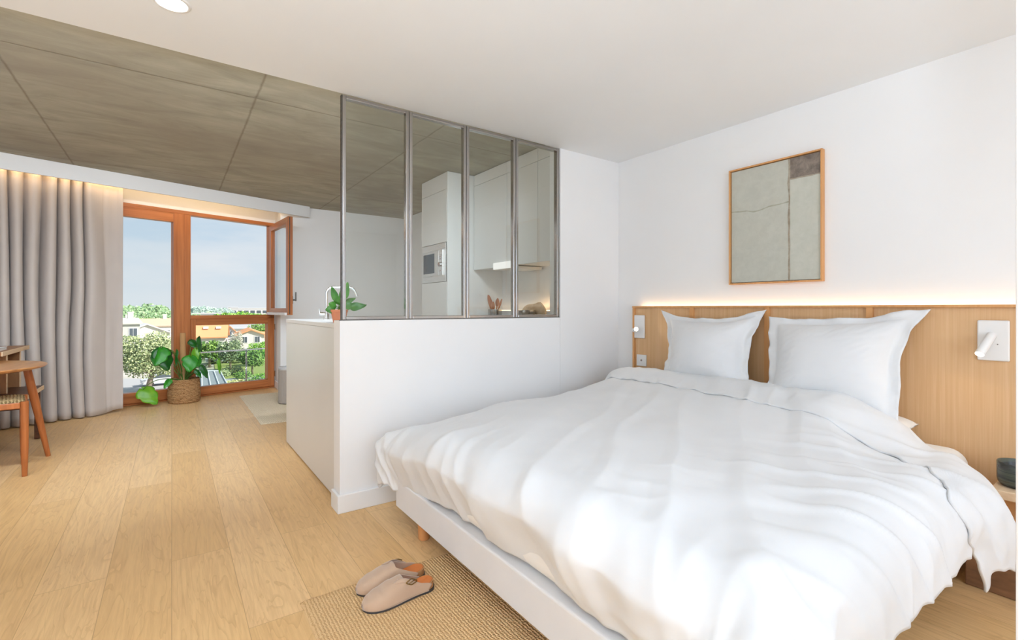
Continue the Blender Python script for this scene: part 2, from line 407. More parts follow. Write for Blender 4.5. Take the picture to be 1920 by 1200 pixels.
bm = nb()   # left wall with an unseen opening added for the fill lamp
for lo, hi in (((-2.3, -2.0, 0), (-2.2, 2.9, WHT)), ((-2.3, 4.9, 0), (-2.2, 6.6, CONC-.002)), ((-2.3, 2.69, WHT-.001), (-2.2, 2.9, CONC-.002)),
               ((-2.3, 2.9, 0), (-2.2, 4.9, .35)), ((-2.3, 2.9, 2.25), (-2.2, 4.9, CONC-.002))):
    add_box(bm, lo, hi)
struct('wall_left', bm, MAT['wall'])
for n_, y0, y1, z0, z1 in (('added_window_left', 2.9, 4.9, .35, 2.25),):
    bm = nb()
    for lo, hi in (((-2.29, y0, z0), (-2.22, y0+.07, z1)), ((-2.29, y1-.07, z0), (-2.22, y1, z1)), ((-2.29, y0+.07, z0), (-2.22, y1-.07, z0+.07)), ((-2.29, y0+.07, z1-.07), (-2.22, y1-.07, z1)),
                   ((-2.29, (y0+y1)/2-.04, z0+.07), (-2.22, (y0+y1)/2+.04, z1-.07))): add_box(bm, lo, hi)
    w = struct(n_, bm, MAT['window_wood'])  # unseen window frame made up around the left fill lamp

bm = nb()
for lo, hi in (((-.75, -2.09, .4), (-.68, -2.02, 2.2)), ((1.88, -2.09, .4), (1.95, -2.02, 2.2)), ((-.68, -2.09, .4), (1.88, -2.02, .47)), ((-.68, -2.09, 2.13), (1.88, -2.02, 2.2)), ((.1, -2.09, .47), (.17, -2.02, 2.13)), ((.95, -2.09, .47), (1.02, -2.02, 2.13))): add_box(bm, lo, hi)
struct('added_window_rear', bm, MAT['window_wood'])  # unseen window behind the camera, invented to hold the fill lamp
# baseboards
def bb(name, boxes):
    bm = nb()
    for lo, hi in boxes: add_box(bm, lo, hi, .004, 2)
    return struct(name, bm, MAT['trim'])
bb('baseboard_partition', [((.734, 2.669, 0), (2.9, 2.685, .1)), ((.734, 2.6852, 0), (.75, 2.806, .1))])
bb('baseboard_far', [((1.186, 7.094, 0), (2.28, 7.11, .1)), ((1.186, 7.1102, 0), (1.2, 7.49, .1))])

# ---------------------------------------------------------------- window wall, angled 17 degrees
TH = R(17); WO = Vector((.355, 7.27, 0))
def WL(u, y, z):     # window-wall coordinates (y < 0 is the room side) to the world
    return Vector((WO.x+u*math.cos(TH)-y*math.sin(TH), WO.y+u*math.sin(TH)+y*math.cos(TH), z))
def place(o):
    o.location = WO; o.rotation_euler = (0, 0, TH); return o
bm = nb()
add_box(bm, (-2.9, 0, 0), (-1.25, .2, CONC-.001)); add_box(bm, (-1.25, 0, 2.322), (.95, .2, CONC-.001))
place(struct('wall_window', bm, MAT['wall']))
w1 = bpy.data.objects.new('window_1', None); C.objects.link(w1); place(w1); w1['kind'] = 'structure'; OFF[w1.name] = Vector()
def rails(name, boxes, mat, parent, bev=.004):
    bm = nb()
    for lo, hi in boxes: add_box(bm, lo, hi, bev, 2)
    return obj(name, bm, mat, parent)
WV, WH = MAT['window_wood'], MAT['window_wood_h']
rails('frame_head', [((-1.25, -.045, 2.275), (.86, .06, 2.321))], WH, w1)
rails('mullion', [((-.255, -.05, .004), (-.184, .06, 2.275))], WV, w1)
rails('frame_jamb', [((.79, -.035, .004), (.86, .06, 2.275))], WV, w1)
rails('frame_jamb', [((-1.25, -.035, .004), (-1.2, .06, 2.275))], WV, w1)
rails('transom', [((-.184, -.045, .985), (.79, .06, 1.032))], WH, w1)
rails('sill', [((-1.2, -.03, 0.002), (-.255, .06, .03)), ((-.184, -.03, .002), (.79, .06, .03))], WH, w1)
def sash(name, u0, u1, z0, z1, l, r, b, t, y0=-.06, y1=.03, parent=None):
    ro = bpy.data.objects.new(name, None); C.objects.link(ro); ro.parent = parent; OFF[ro.name] = Vector()
    rails('stile', [((u0, y0, z0), (u0+l, y1, z1))], WV, ro); rails('stile', [((u1-r, y0, z0), (u1, y1, z1))], WV, ro)
    rails('rail', [((u0+l, y0, z0), (u1-r, y1, z0+b))], WH, ro); rails('rail', [((u0+l, y0, z1-t), (u1-r, y1, z1))], WH, ro)
    obj('pane', bx((u0+l-.005, -.02, z0+b-.005), (u1-r+.005, -.012, z1-t+.005)), MAT['glass_window'], ro)
    return ro
sash('door_sash', -1.2, -.255, .03, 2.275, .1, .116, .12, .11, parent=w1)
sash('lower_sash', -.184, .845, .03, .985, .053, .09, .10, .08, parent=w1)
for z in (.2, .86): rails('hinge', [((.845, -.075, z-.04), (.858, -.055, z+.04))], MAT['chrome'], w1, .003)
# inward-opened casement
hp = WL(.80, -.075, 0)
cs = thing('open_casement', 'narrow-looking timber casement swung open into the room at the window top right', 'window sash', (hp.x, hp.y, 1.035), R(-90+4.2), local=True)
cw, ch_, cd = .93, 1.235, .03
def crail(name, lo, hi, mat): return rails(name, [(lo, hi)], mat, cs)
crail('stile', (0, -cd, 0), (.085, cd, ch_), WV); crail('stile', (cw-.085, -cd, 0), (cw, cd, ch_), WV)
crail('rail', (.085, -cd, 0), (cw-.085, cd, .085), WH); crail('rail', (.085, -cd, ch_-.085), (cw-.085, cd, ch_), WH)
obj('pane', bx((.08, -.004, .08), (cw-.08, .004, ch_-.08)), MAT['glass_sash'], cs)
obj('gasket', bx((cw-.002, -.012, .01), (cw+.002, -.002, ch_-.01)), MAT['rubber'], cs, label='black rubber gasket')
obj('drip_bar', bx((.0, -cd-.03, -.004), (cw-.03, -cd, .03), .004), MAT['trim'], cs, label='white drip bar')
bm = nb(); add_box(bm, (cw-.06, cd, .14), (cw-.03, cd+.012, .24), .004); add_box(bm, (cw-.055, cd+.012, .18), (cw-.035, cd+.05, .20), .004); add_box(bm, (cw-.055, cd+.04, .175), (cw-.035, cd+.055, .29), .004)
obj('handle', bm, MAT['dark_metal'], cs, label='dark metal handle')
# curtain pelmet
bm = nb(); add_box(bm, (-2.55, -.6, 2.372), (1.07, -.575, CONC-.001), .002)
place(struct('trim_pelmet', bm, MAT['trim']))
ls = obj('led_strip', bx((-2.3, -.568, 2.475), (.80, -.558, 2.487)), MAT['led']); place(ls)
tag(ls, 'warm light strip hidden behind the pelmet above the curtain', 'light strip')
p0 = WL(-.85, -.5, 2.46); area('pelmet_glow', p0, WL(0, 1, -.15)-WL(0, 0, 0), 3.0, .02, P_COVE*6, (1, .68, .36)).rotation_euler[2] += 0

# curtain: one heavy pleated panel
def curtain():
    NU, NZ_ = 260, 36
    folds = []   # phase along the rail: irregular pleats, the last stretch nearly flat
    ph = 0; phs = []
    for i in range(NU):
        s = i/(NU-1); u = lerp(-2.25, -.925, s)
        wl = (.105 if u < -1.2 else .30)
        wl *= 1+.75*NZ(u*6.1, 3.3)
        ph += (1.325/(NU-1))/wl*2*math.pi; phs.append(ph)
    bm = nb()
    def fn(a, b):
        i = round(a*(NU-1)); u = lerp(-2.25, -.925, a); z0 = .012 if u < -1.15 else .012+.028*sm(-1.15, -.93, u)
        z = lerp(z0, 2.45, b)
        amp = (.082 if u < -1.2 else lerp(.082, .016, sm(-1.2, -1.05, u)))*(1-.35*sm(.75, 1, b))
        drift = .75*NZ(u*3, z*.8, 1.7)*math.pi
        s_ = math.sin(phs[i]+drift); s_ = math.copysign(abs(s_)**.7, s_)
        y = -.36+amp*s_+.014*NZ(u*9, z*1.3, 5)+.05*(1-b)*NZ(u*2.2, .3, 9)
        ux = u+.018*math.cos(phs[i]*1.0+drift)*(1-b*.5)+(.012*(1-b) if u > -1.0 else 0)
        return WL(ux, y, z)
    add_grid(bm, NU, NZ_, fn)
    o = obj('curtain', bm, MAT['curtain'], None, True)
    md = o.modifiers.new('thick', 'SOLIDIFY'); md.thickness = .004
    tag(o, 'floor-length greige curtain hanging in pleats at the left of the window', 'curtain')
curtain()

# ---------------------------------------------------------------- glazed partition
gp = thing('glass_partition', 'four-pane polished steel interior window standing on the white half wall', 'glass partition', (1.55, 2.71, 1.052))
X0, PW = .765, .3925
for i in range(4):
    a, b = X0+i*PW+.002, X0+(i+1)*PW-.002; z0, z1 = 1.056, 2.297; w = .019
    bm = nb()
    for lo, hi in (((a, 2.692, z0), (a+w, 2.728, z1)), ((b-w, 2.692, z0), (b, 2.728, z1)), ((a+w, 2.692, z0), (b-w, 2.728, z0+w)), ((a+w, 2.692, z1-w), (b-w, 2.728, z1))): add_box(bm, lo, hi, .003, 2)
    fr = obj('pane_frame', bm, MAT['steel'], gp)
    obj('pane', bx((a+w-.004, 2.712, z0+w-.004), (b-w+.004, 2.718, z1-w+.004)), MAT['glass_partition'], fr)
bm = nb()
for i in range(5): add_box(bm, (X0+i*PW-.002, 2.697, 1.053), (X0+i*PW+.002, 2.724, 2.2985))
obj('joint', bm, MAT['dark_metal'], gp)
obj('sill_plate', bx((.757, 2.694, 1.052), (2.339, 2.726, 1.056)), MAT['dark_metal'], gp)

# ---------------------------------------------------------------- recessed ceiling lights
def downlight(x, y, label):
    t = thing('recessed_downlight', label, 'ceiling light', (x, y, WHT), group=None)
    bm = nb(); add_lathe(bm, [(.052, -.001), (.052, -.006), (.062, -.004), (.064, 0)], (x, y, WHT), 40, cap0=False, cap1=False)
    obj('trim_ring', bm, MAT['plastic'], t, True)
    bm = nb(); add_lathe(bm, [(.05, 0), (.051, -.002)], (x, y, WHT-.0015), 40); obj('diffuser', bm, MAT['lamp_face'], t)
    area('downlight_beam', (x, y, WHT-.012), (0, 0, -1), .1, .1, P_DOWN, (.92, .97, 1.06), 'DISK')
downlight(0, 2.27, 'round glowing recessed downlight in the white ceiling')

up = thing('added_uplighter', 'slim white floor lamp, unseen, added to fill the room by ceiling bounce', 'floor lamp', (-.85, -.35, 0))  # invented lamp out of view, its ceiling bounce brightens the bedroom
bm = nb(); add_lathe(bm, [(.13, .001), (.13, .018), (.02, .028)], (-.85, -.35, 0), 32); obj('base', bm, MAT['plastic'], up, True, auto=40)
bm = nb(); add_tube(bm, [(-.85, -.35, .02), (-.85, -.35, 1.12)], .011, 12); obj('pole', bm, MAT['plastic'], up, True, auto=40)
bm = nb(); add_lathe(bm, [(.02, 1.1), (.09, 1.13), (.15, 1.20), (.146, 1.20), (.088, 1.136), (.02, 1.11)], (-.85, -.35, 0), 40, cap0=False, cap1=False); obj('bowl', bm, MAT['plastic'], up, True)
area('bounce_fill', (-.85, -.35, 1.19), (0, 0, 1), .24, .24, P_BOUNCE_FILL, (.80, .965, 1.17), 'DISK')
cv = thing('added_step_light', 'long slim unseen light fitting added on the ceiling step to brighten the living room', 'ceiling light', (.3, 2.7, 2.42))  # made-up fitting out of view, goes with the step fill lamp
obj('channel', bx((-1.8, 2.6905, 2.375), (1.96, 2.72, 2.445), .002), MAT['plastic'], cv); obj('diffuser', bx((-1.79, 2.7205, 2.385), (1.95, 2.73, 2.435), .002), MAT['lamp_face'], cv)

# ---------------------------------------------------------------- headboard with light strip
hb = thing('headboard', 'tall oak panelled headboard with vertical battens along the white wall', 'headboard', (2.93, 1.3, 0))
HT = 1.136; HX = 2.905
edges = [2.475, 1.973, 1.466, .95, .15]
for i in range(4):
    obj('panel', bx((HX, edges[i+1], .0), (2.93, edges[i], HT-.012), 0), MAT['oak'], hb)
for i, y in enumerate(edges[:4]):
    w = .026 if i else .018
    obj('batten', bx((HX-.016, y-w, 0), (HX-.0003, y+(0 if i == 0 else .004), HT-.012), .001), MAT['oak_trim'], hb)
obj('cap_rail', bx((HX-.018, .15, HT-.012), (2.932, 2.477, HT), .001), MAT['oak_trim'], hb)
ls = obj('led_strip', bx((2.936, .18, HT-.03), (2.95, 2.45, HT-.02)), MAT['led'], None); tag(ls, 'warm light strip glowing along the top of the oak headboard', 'light strip')
area('headboard_glow', (2.946, 1.31, HT-.015), (0.1, 0, 1), 2.25, .012, P_HEAD, (1, .74, .46)).rotation_euler = (R(180), 0, R(90))

# reading lamps, socket
def reading_lamp(y0, y1, z0, z1, piv, tip, label):
    t = thing('reading_lamp', label, 'wall lamp', (HX, (y0+y1)/2, (z0+z1)/2), group=None)
    obj('back_plate', bx((HX-.014, y0, z0), (HX-.0005, y1, z1), .006, 3), MAT['plastic'], t)
    piv, tip = Vector(piv), Vector(tip); d = (tip-piv).normalized()
    bm = nb(); add_tube(bm, [piv-d*.012, piv-d*.009, tip-d*.002, tip], [.012, .0165, .0165, .0155], 24)
    h = obj('lamp_head', bm, MAT['plastic'], t, True, auto=35)
    bm = nb(); add_tube(bm, [Vector((HX-.013, piv.y, piv.z)), piv], .006, 12); obj('swivel', bm, MAT['plastic'], t, True, auto=35)
    bm = nb(); add_tube(bm, [tip-d*.001, tip+d*.0012], .0145, 24); obj('lamp_face', bm, MAT['lamp_warm'], h, label='glowing lamp face')
    area('reading_beam', tip+d*.006, d, .026, .026, P_READ, (1, .82, .6), 'DISK')
    return t
tl = reading_lamp(.439, .54, .893, 1.068, (2.872, .492, 1.0), (2.80, .515, .925), 'white swivel reading lamp on the headboard above the bowl')
bm = nb(); add_tube(bm, [(HX-.0145, .475, .965), (HX-.0155, .475, .965)], .0022, 10); obj('indicator', bm, MAT['dark_metal'], tl)
reading_lamp(2.364, 2.465, .893, 1.068, (2.872, 2.44, .955), (2.80, 2.3625, .9655), 'white reading lamp at the corner end of the headboard, its lit face towards the room')
t = thing('wall_socket', 'small square white wall socket on the oak headboard beneath the corner lamp', 'socket', (HX, 2.394, .727))
obj('cover_plate', bx((HX-.010, 2.349, .684), (HX-.0005, 2.44, .769), .003), MAT['plastic'], t)
bm = nb(); add_tube(bm, [(HX-.0101, 2.394, .727), (HX-.0118, 2.394, .727)], .008, 16); obj('pin_hole', bm, MAT['fluted'], t)

# ---------------------------------------------------------------- picture
def picture():
    y0, y1, z0, z1 = 1.172, 1.717, 1.271, 2.005
    t = thing('framed_painting', 'abstract grey-green painting in a thin oak frame above the headboard', 'painting', (2.955, 1.44, 1.64))
    bm = nb(); w = .009
    for lo, hi in (((2.93, y0, z0), (2.964, y0+w, z1)), ((2.93, y1-w, z0), (2.964, y1, z1)), ((2.93, y0+w, z0), (2.964, y1-w, z0+w)), ((2.93, y0+w, z1-w), (2.964, y1-w, z1))): add_box(bm, lo, hi, .001)
    obj('picture_frame', bm, MAT['oak_trim'], t)
    bm = nb()
    a0, a1, b0, b1 = y0+w+.004, y1-w-.004, z0+w+.004, z1-w-.004
    add_box(bm, (2.942, a0, b0), (2.962, a1, b1), 0, mi=0)
    def strip(pts_lo, pts_hi, mi, x):
        L_ = [bm.verts.new((x, y, z)) for y, z in pts_lo]; H_ = [bm.verts.new((x, y, z)) for y, z in pts_hi]
        for i in range(len(L_)-1): bm.faces.new((L_[i], L_[i+1], H_[i+1], H_[i])).material_index = mi
    N = 40; yl = 1.352
    # right field, slightly paler
    zs = [lerp(b0, b1, i/N) for i in range(N+1)]
    strip([(a0, z) for z in zs], [(yl-.006+.004*NZ(z*9, 2), z) for z in zs], 1, 2.9416)
    # dark block at the top right
    ys = [lerp(a0, yl, i/N) for i in range(N+1)]
    strip([(y, 1.874+.006*NZ(y*16, 4)) for y in ys], [(y, b1) for y in ys], 2, 2.9412)
    strip([(y, 1.868+.006*NZ(y*14, 8)) for y in ys], [(y, 1.875+.006*NZ(y*16, 4)) for y in ys], 3, 2.9410)
    # vertical and horizontal worn lines
    strip([(yl-.006+.004*NZ(z*8, 1)-.006*max(0, NZ(z*11, 7)), z) for z in zs], [(yl+.004+.005*NZ(z*10, 5)+.003*NZ(z*31, 6), z) for z in zs], 3, 2.9408)
    ys = [lerp(yl, a1, i/N) for i in range(N+1)]
    hz = lambda y: interp([(1.35, 1.742), (1.45, 1.735), (1.55, 1.718), (1.62, 1.731), (1.717, 1.737)], y)
    strip([(y, hz(y)-.004-.003*NZ(y*24, 3)) for y in ys], [(y, hz(y)+.004+.004*NZ(y*19, 9)) for y in ys], 4, 2.9406)
    ms = []
    for nm, c1, c2 in (('painted_sage', srgb(186, 186, 174), srgb(194, 194, 182)), ('painted_pale', srgb(190, 191, 178), srgb(198, 198, 186)), ('painted_umber', srgb(112, 102, 94), srgb(150, 138, 126)),
                       ('painted_line', srgb(150, 138, 120), srgb(180, 172, 156)), ('painted_seam', srgb(158, 156, 138), srgb(178, 176, 160))):
        m, nt, p = base(nm, c1, .85, spec=.2); n = noise_node(nt, coords(nt), 22, 6, .65, .4); nt.links.new(ramp(nt, n, [(.35, c1), (.65, c2)]), p.inputs['Base Color']); ms.append(m)
    obj('canvas', bm, ms, t, recalc=False)
picture()

# ---------------------------------------------------------------- bed
BX0, BX1, BY0, BY1 = .935, 2.885, .55, 2.35
bed = thing('bed', 'double bed with a low beige upholstered base on round wooden legs', 'bed', (1.9, 1.45, 0))
obj('bed_base', bx((BX0, BY0, .108), (BX1, BY1, .248), .008, 3), MAT['bed_base'], bed)
obj('mattress', bx((BX0+.012, BY0+.004, .25), (BX1, BY1-.004, .50), .07, 6), MAT['sheet'], bed, True, label='mattress in a cream fitted sheet')
for x in (1.0, 2.75):
    for y in (.74, 2.15):
        z_ = .0115 if (x, y) == (1.0, .74) else .001; bm = nb(); add_lathe(bm, [(.024, z_), (.027, z_+.003), (.031, .108)], (x, y, 0), 24); obj('leg', bm, MAT['bed_leg'], bed, True, auto=40)

# duvet: draped sheet with rounded edges and hanging sides
IX0, IY0, IY1, RD = 1.045, .585, 2.30, .165
def top_z(x, y):
    z = .572+.072*sm(1.9, 2.58, x)+.012*sm(1.0, 1.5, x)
    z -= .022*sm(.5, 0, min(y-IY0, 1)) if y-IY0 < .5 else 0
    z -= .022*sm(.5, 0, min(IY1-y, 1)) if IY1-y < .5 else 0
    z -= sm(2.05, 2.55, x)*.175*sm(1.0, .59, y)
    z -= .045*sm(.55, 0, max(0, IY1-y))*sm(1.7, 1.0, x)
    z += .016*NZ(x*1.7, y*1.7, 2)+.009*NZ(x*4.1+2, y*3.2, 4)
    return z
def drape(a, b):
    ex = max(0, IX0-a); ey0 = max(0, IY0-b); ey1 = max(0, b-IY1); ey = max(ey0, ey1)
    px, py = max(a, IX0), min(max(b, IY0), IY1)
    e = (ex**4+ey**4)**.25
    if ex > 0 and ey > 0: e *= 1-.17*(min(ex, ey)/max(ex, ey))**1.5
    z0 = top_z(px, py)
    if e <= 1e-6: return Vector((a, b, z0)), 0, 0
    l = math.hypot(ex, ey); dx, dy = -ex/l, (-ey0+ey1)/l
    q = RD*math.pi/2
    if e < q: h, dz = RD*math.sin(e/RD), RD*(1-math.cos(e/RD))
    else: h, dz = RD, RD+(e-q)
    wx = ex/(ex+ey); w0 = ey0/(ex+ey)
    fall = max(0, e-q*.8)
    h += fall*(-.42*wx*wx+.05*w0+.07*(1-wx-w0))
    per = (b*1.0 if wx > .5 else a*1.0)
    per = b*wx+a*(1-wx)+1.3*math.atan2(ey, ex+1e-9)*.2
    k = l/max(ex, ey); h *= 1+(k-1)*1.3
    return Vector((px+dx*h, py+dy*h, z0-dz)), e, per
def crease(v, w=1.0): return max(0, 1-abs(v)*w)
def wrinkle(a, b, e, per):
    w = sm(.06, .30, e)
    h = 0
    if w > 0:
        hemq = 1-.45*sm(.26, .40, e)
        h += w*hemq*(.020*NZ(per*5.5, e*1.2, 11)+.006*NZ(per*12, e*1.6, 13))
        h += w*hemq*.009*(crease(NZ(per*6.5+1.3*e, e*.9, 21), 3.5)-.2)
    t = 1-sm(.1, .35, e)
    # long soft creases fanning from the foot towards the pillows
    c, s = math.cos(.5), math.sin(.5); p, q = a*c+b*s, -a*s+b*c
    d = sm(.9, 1.9, a)
    h += (.35+.65*t)*(.011*(crease(NZ(p*1.1, q*4.4, 31), 3.2)-.25)+.007*NZ(p*1.6, q*8, 33))
    # tighter pull creases near the right foot edge
    h += sm(1.25, .6, b)*.012*(crease(NZ((a+b*.6)*5.5, (b-a*.3)*1.4, 41), 3.5)-.2)
    h += sm(1.35, .9, a)*.011*(crease(NZ((b-a*.5)*6, (a+b*.3)*1.6, 43), 3.5)-.2)
    return h
def normal(a, b):
    d = .006
    n = (drape(a+d, b)[0]-drape(a-d, b)[0]).cross(drape(a, b+d)[0]-drape(a, b-d)[0])
    return n.normalized() if n.length > 1e-9 else Vector((0, 0, 1))
def surf(a, b, off=0, wr=1):
    p, e, per = drape(a, b); return p+normal(a, b)*(wrinkle(a, b, e, per)*wr+off)
dv = thing('duvet', 'puffy white duvet spread over the bed with its top edge folded back', 'duvet', (1.8, 1.45, .55))
def fold_edge(b): return interp([(.15, 2.42), (.27, 2.45), (.42, 2.50), (.5, 2.55), (.6, 2.61), (.8, 2.68), (2.1, 2.705), (2.4, 2.66)], b)+.008*NZ(b*5, 3)
def duvet_main():
    bm = nb(); NA, NB = 210, 230; A1 = 2.66
    def fn(i, j):
        b_end0 = IY0-(.348+.02*NZ(i*7, 1)+.012*NZ(i*23, 2)); b_end1 = IY1+.43
        b = lerp(b_end0, b_end1, j)
        a0 = IX0-(.392+.016*NZ(b*4, 5)+.012*NZ(b*11, 6)+.02*sm(2.1, 2.5, b))
        a = lerp(a0, fold_edge(b)-.05, i)
        return surf(a, b)
    add_grid(bm, NA, NB, fn)
    o = obj('cover', bm, MAT['duvet'], dv, True)
    md = o.modifiers.new('thick', 'SOLIDIFY'); md.thickness = .022; md.offset = -1
duvet_main()
def duvet_fold():
    bm = nb(); NB = 200; NT = 26
    def hem(b): return interp([(.12, 2.26), (.2, 2.20), (.32, 2.09), (.43, 2.06), (.50, 2.18), (.60, 2.30), (.72, 2.335), (.85, 2.36), (1.4, 2.40), (1.8, 2.455), (2.3, 2.51)], b)+.012*NZ(b*6, 8)
    edge = fold_edge
    def fn(i, j):
        t = j  # around the rolled section
        tip = .10*math.exp(-((min(t, .75)-.0)/.13)**2)
        b = lerp(IY0-(.385+tip*.9+.012*NZ(t*5, 2)), IY1+.20, i)
        H_, E_ = hem(b), edge(b); rr = .034
        if t < .70:
            q = t/.70; a = lerp(H_, E_, q); off = .006+.05*math.sin(min(1, q*1.25)*math.pi/2)*(.55+.45*sm(0, .6, q)) - .006*sm(.8, 1, q)
            off += .006*NZ(a*12, b*5, 3)*sm(0, .3, q)+.006*(crease(NZ(a*4, b*9, 17), 3)-.2)
        elif t < .86:
            q = (t-.70)/.16; an = math.pi*q; a = E_+.03*math.sin(an); off = .052*(.5+.5*math.cos(an))+(-.026)*(.5-.5*math.cos(an))
        else:
            q = (t-.86)/.14; a = lerp(E_, E_-.08, q); off = -.026
        return surf(a, b, off, 1)
    add_grid(bm, NB, NT*2, fn)
    o = obj('folded_edge', bm, MAT['duvet'], dv, True)
    md = o.modifiers.new('thick', 'SOLIDIFY'); md.thickness = .008; md.offset = -1
duvet_fold()

def oxford_pillow(label, BL, BR, TL, TR, seed, flare):
    # corners seen from the room: left is +Y; the cushion bulges towards -X
    bm = nb(); N = 61
    BL, BR, TL, TR = map(Vector, (BL, BR, TL, TR)); nrm = (TL-BL).cross(BR-BL).normalized()
    if nrm.x > 0: nrm = -nrm
    def P(u, v, side):
        # concave edges leave pointed ears
        su, sv = u*2-1, v*2-1
        cu = 1-flare*(1-sv*sv)*1.0; cv = 1-flare*(1-su*su)*1.1
        uu = .5+.5*su*cu+.022*NZ(v*4.5, seed, 1)*abs(su)**3; vv = .5+.5*sv*cv+.022*NZ(u*5.0, seed, 2)*abs(sv)**3
        p = BL.lerp(BR, uu).lerp(TL.lerp(TR, uu), vv)
        F = .85
        x, y = min(1, abs(su)/F), min(1, abs(sv)/F)
        body = ((1-x**2.4)*(1-y**2.4))**.62
        th = (.125 if side > 0 else .05)*body
        fl = max(abs(su), abs(sv)); 
        wav = .026*NZ(su*3.2+seed, sv*3.2, 3)*sm(F-.05, 1, fl)+.008*NZ(su*9+seed, sv*9, 7)*sm(F, 1, fl)
        cr = .008*(crease(NZ(su*2.3+sv*2.6+seed, (su-sv)*6.5, 5), 3.2)-.2)*sm(.25, .75, fl)*body if side > 0 else 0
        return p+nrm*(side*th+wav+cr+(.002 if side > 0 else -.002))
    g = add_grid(bm, N, N, lambda u, v: P(u, v, 1)); h = add_grid(bm, N, N, lambda u, v: P(u, v, -1))
    for i in range(N-1):
        for (a, b, c, d) in ((g[i][0], g[i+1][0], h[i+1][0], h[i][0]), (g[i][-1], g[i+1][-1], h[i+1][-1], h[i][-1]), (g[0][i], g[0][i+1], h[0][i+1], h[0][i]), (g[-1][i], g[-1][i+1], h[-1][i+1], h[-1][i])):
            bm.faces.new((a, b, c, d))
    o = obj('pillow', bm, MAT['duvet'], None, True)
    tag(o, label, 'pillow'); return o
oxford_pillow('square white flanged pillow against the headboard, the one nearer the room corner', (2.655, 2.06, .60), (2.645, 1.42, .60), (2.84, 2.165, 1.10), (2.845, 1.43, 1.115), 1.7, .19)
oxford_pillow('square white flanged pillow against the headboard, the one nearer the bedside bowl', (2.63, 1.38, .58), (2.64, .74, .585), (2.83, 1.425, 1.075), (2.85, .70, 1.125), 5.3, .14)
bm = nb()
def flatp(side):
    def fn(u, v):
        su, sv = 2*u-1, 2*v-1; k = ((1-abs(su)**3)*(1-abs(sv)**3))**.5
        return Vector((lerp(2.55, 2.87, u), lerp(.735, 1.28, v), .575+side*.05*k+.006*NZ(u*4, v*6, side)))
    return fn
ga = add_grid(bm, 24, 32, flatp(1)); gb = add_grid(bm, 24, 32, flatp(-1))
bmesh.ops.remove_doubles(bm, verts=bm.verts, dist=.0005)
tag(obj('pillow', bm, MAT['sheet'], None, True), 'flat cream pillow lying on the mattress beneath the standing pillow by the bowl', 'pillow')

# ---------------------------------------------------------------- bedside shelf and bowl
ns = thing('nightstand', 'pale wood bedside shelf on a heavy timber block right of the bed', 'nightstand', (2.74, .31, 0))
obj('top', bx((2.625, .155, .378), (2.888, .455, .412), .003), MAT['pale_wood'], ns)
obj('timber_block', bx((2.63, .155, .001), (2.885, .527, .14), .004), MAT['block_wood'], ns, label='dark timber block')
obj('upright', bx((2.80, .155, .14), (2.885, .44, .378), .003), MAT['oak_trim'], ns)
bm = nb(); add_lathe(bm, [(.0, .004), (.04, .001), (.058, .004), (.066, .016), (.068, .03), (.0685, .093), (.067, .096), (.0645, .094), (.064, .03), (.05, .012), (0, .010)], (2.74, .385, .412), 48, cap0=False, cap1=False)
bmesh.ops.remove_doubles(bm, verts=bm.verts, dist=.0004)
tag(obj('bowl', bm, MAT['ceramic'], None, True), 'dark glazed ceramic bowl with streaky bands on the bedside shelf', 'bowl')

# ---------------------------------------------------------------- rugs
def rug(name, x0, y0, x1, y1, mat, label, th=.010, wav=.006):
    bm = nb()
    def fn(u, v):
        x, y = lerp(x0, x1, u), lerp(y0, y1, v)
        ed = min(u, 1-u)*(x1-x0), min(v, 1-v)*(y1-y0)
        z = .001+th*sm(0, .012, min(ed))+.0015*NZ(x*30, y*30)
        return Vector((x+wav*NZ(y*9, u*3, 2)*(1 if u in (0, 1) else 0), y+wav*NZ(x*9, v*3, 4)*(1 if v in (0, 1) else 0), z))
    add_grid(bm, 90, 110, fn); o = obj(name, bm, mat, None, True); tag(o, label, 'rug'); return o
rug('jute_rug', .398, .27, 1.62, 1.955, MAT['jute'], 'ribbed tan jute rug on the floor under the foot of the bed')
rug('jute_rug', .70, 5.15, 1.95, 6.985, MAT['jute_pale'], 'pale worn woven rug on the floor near the balcony window', .008, .012)

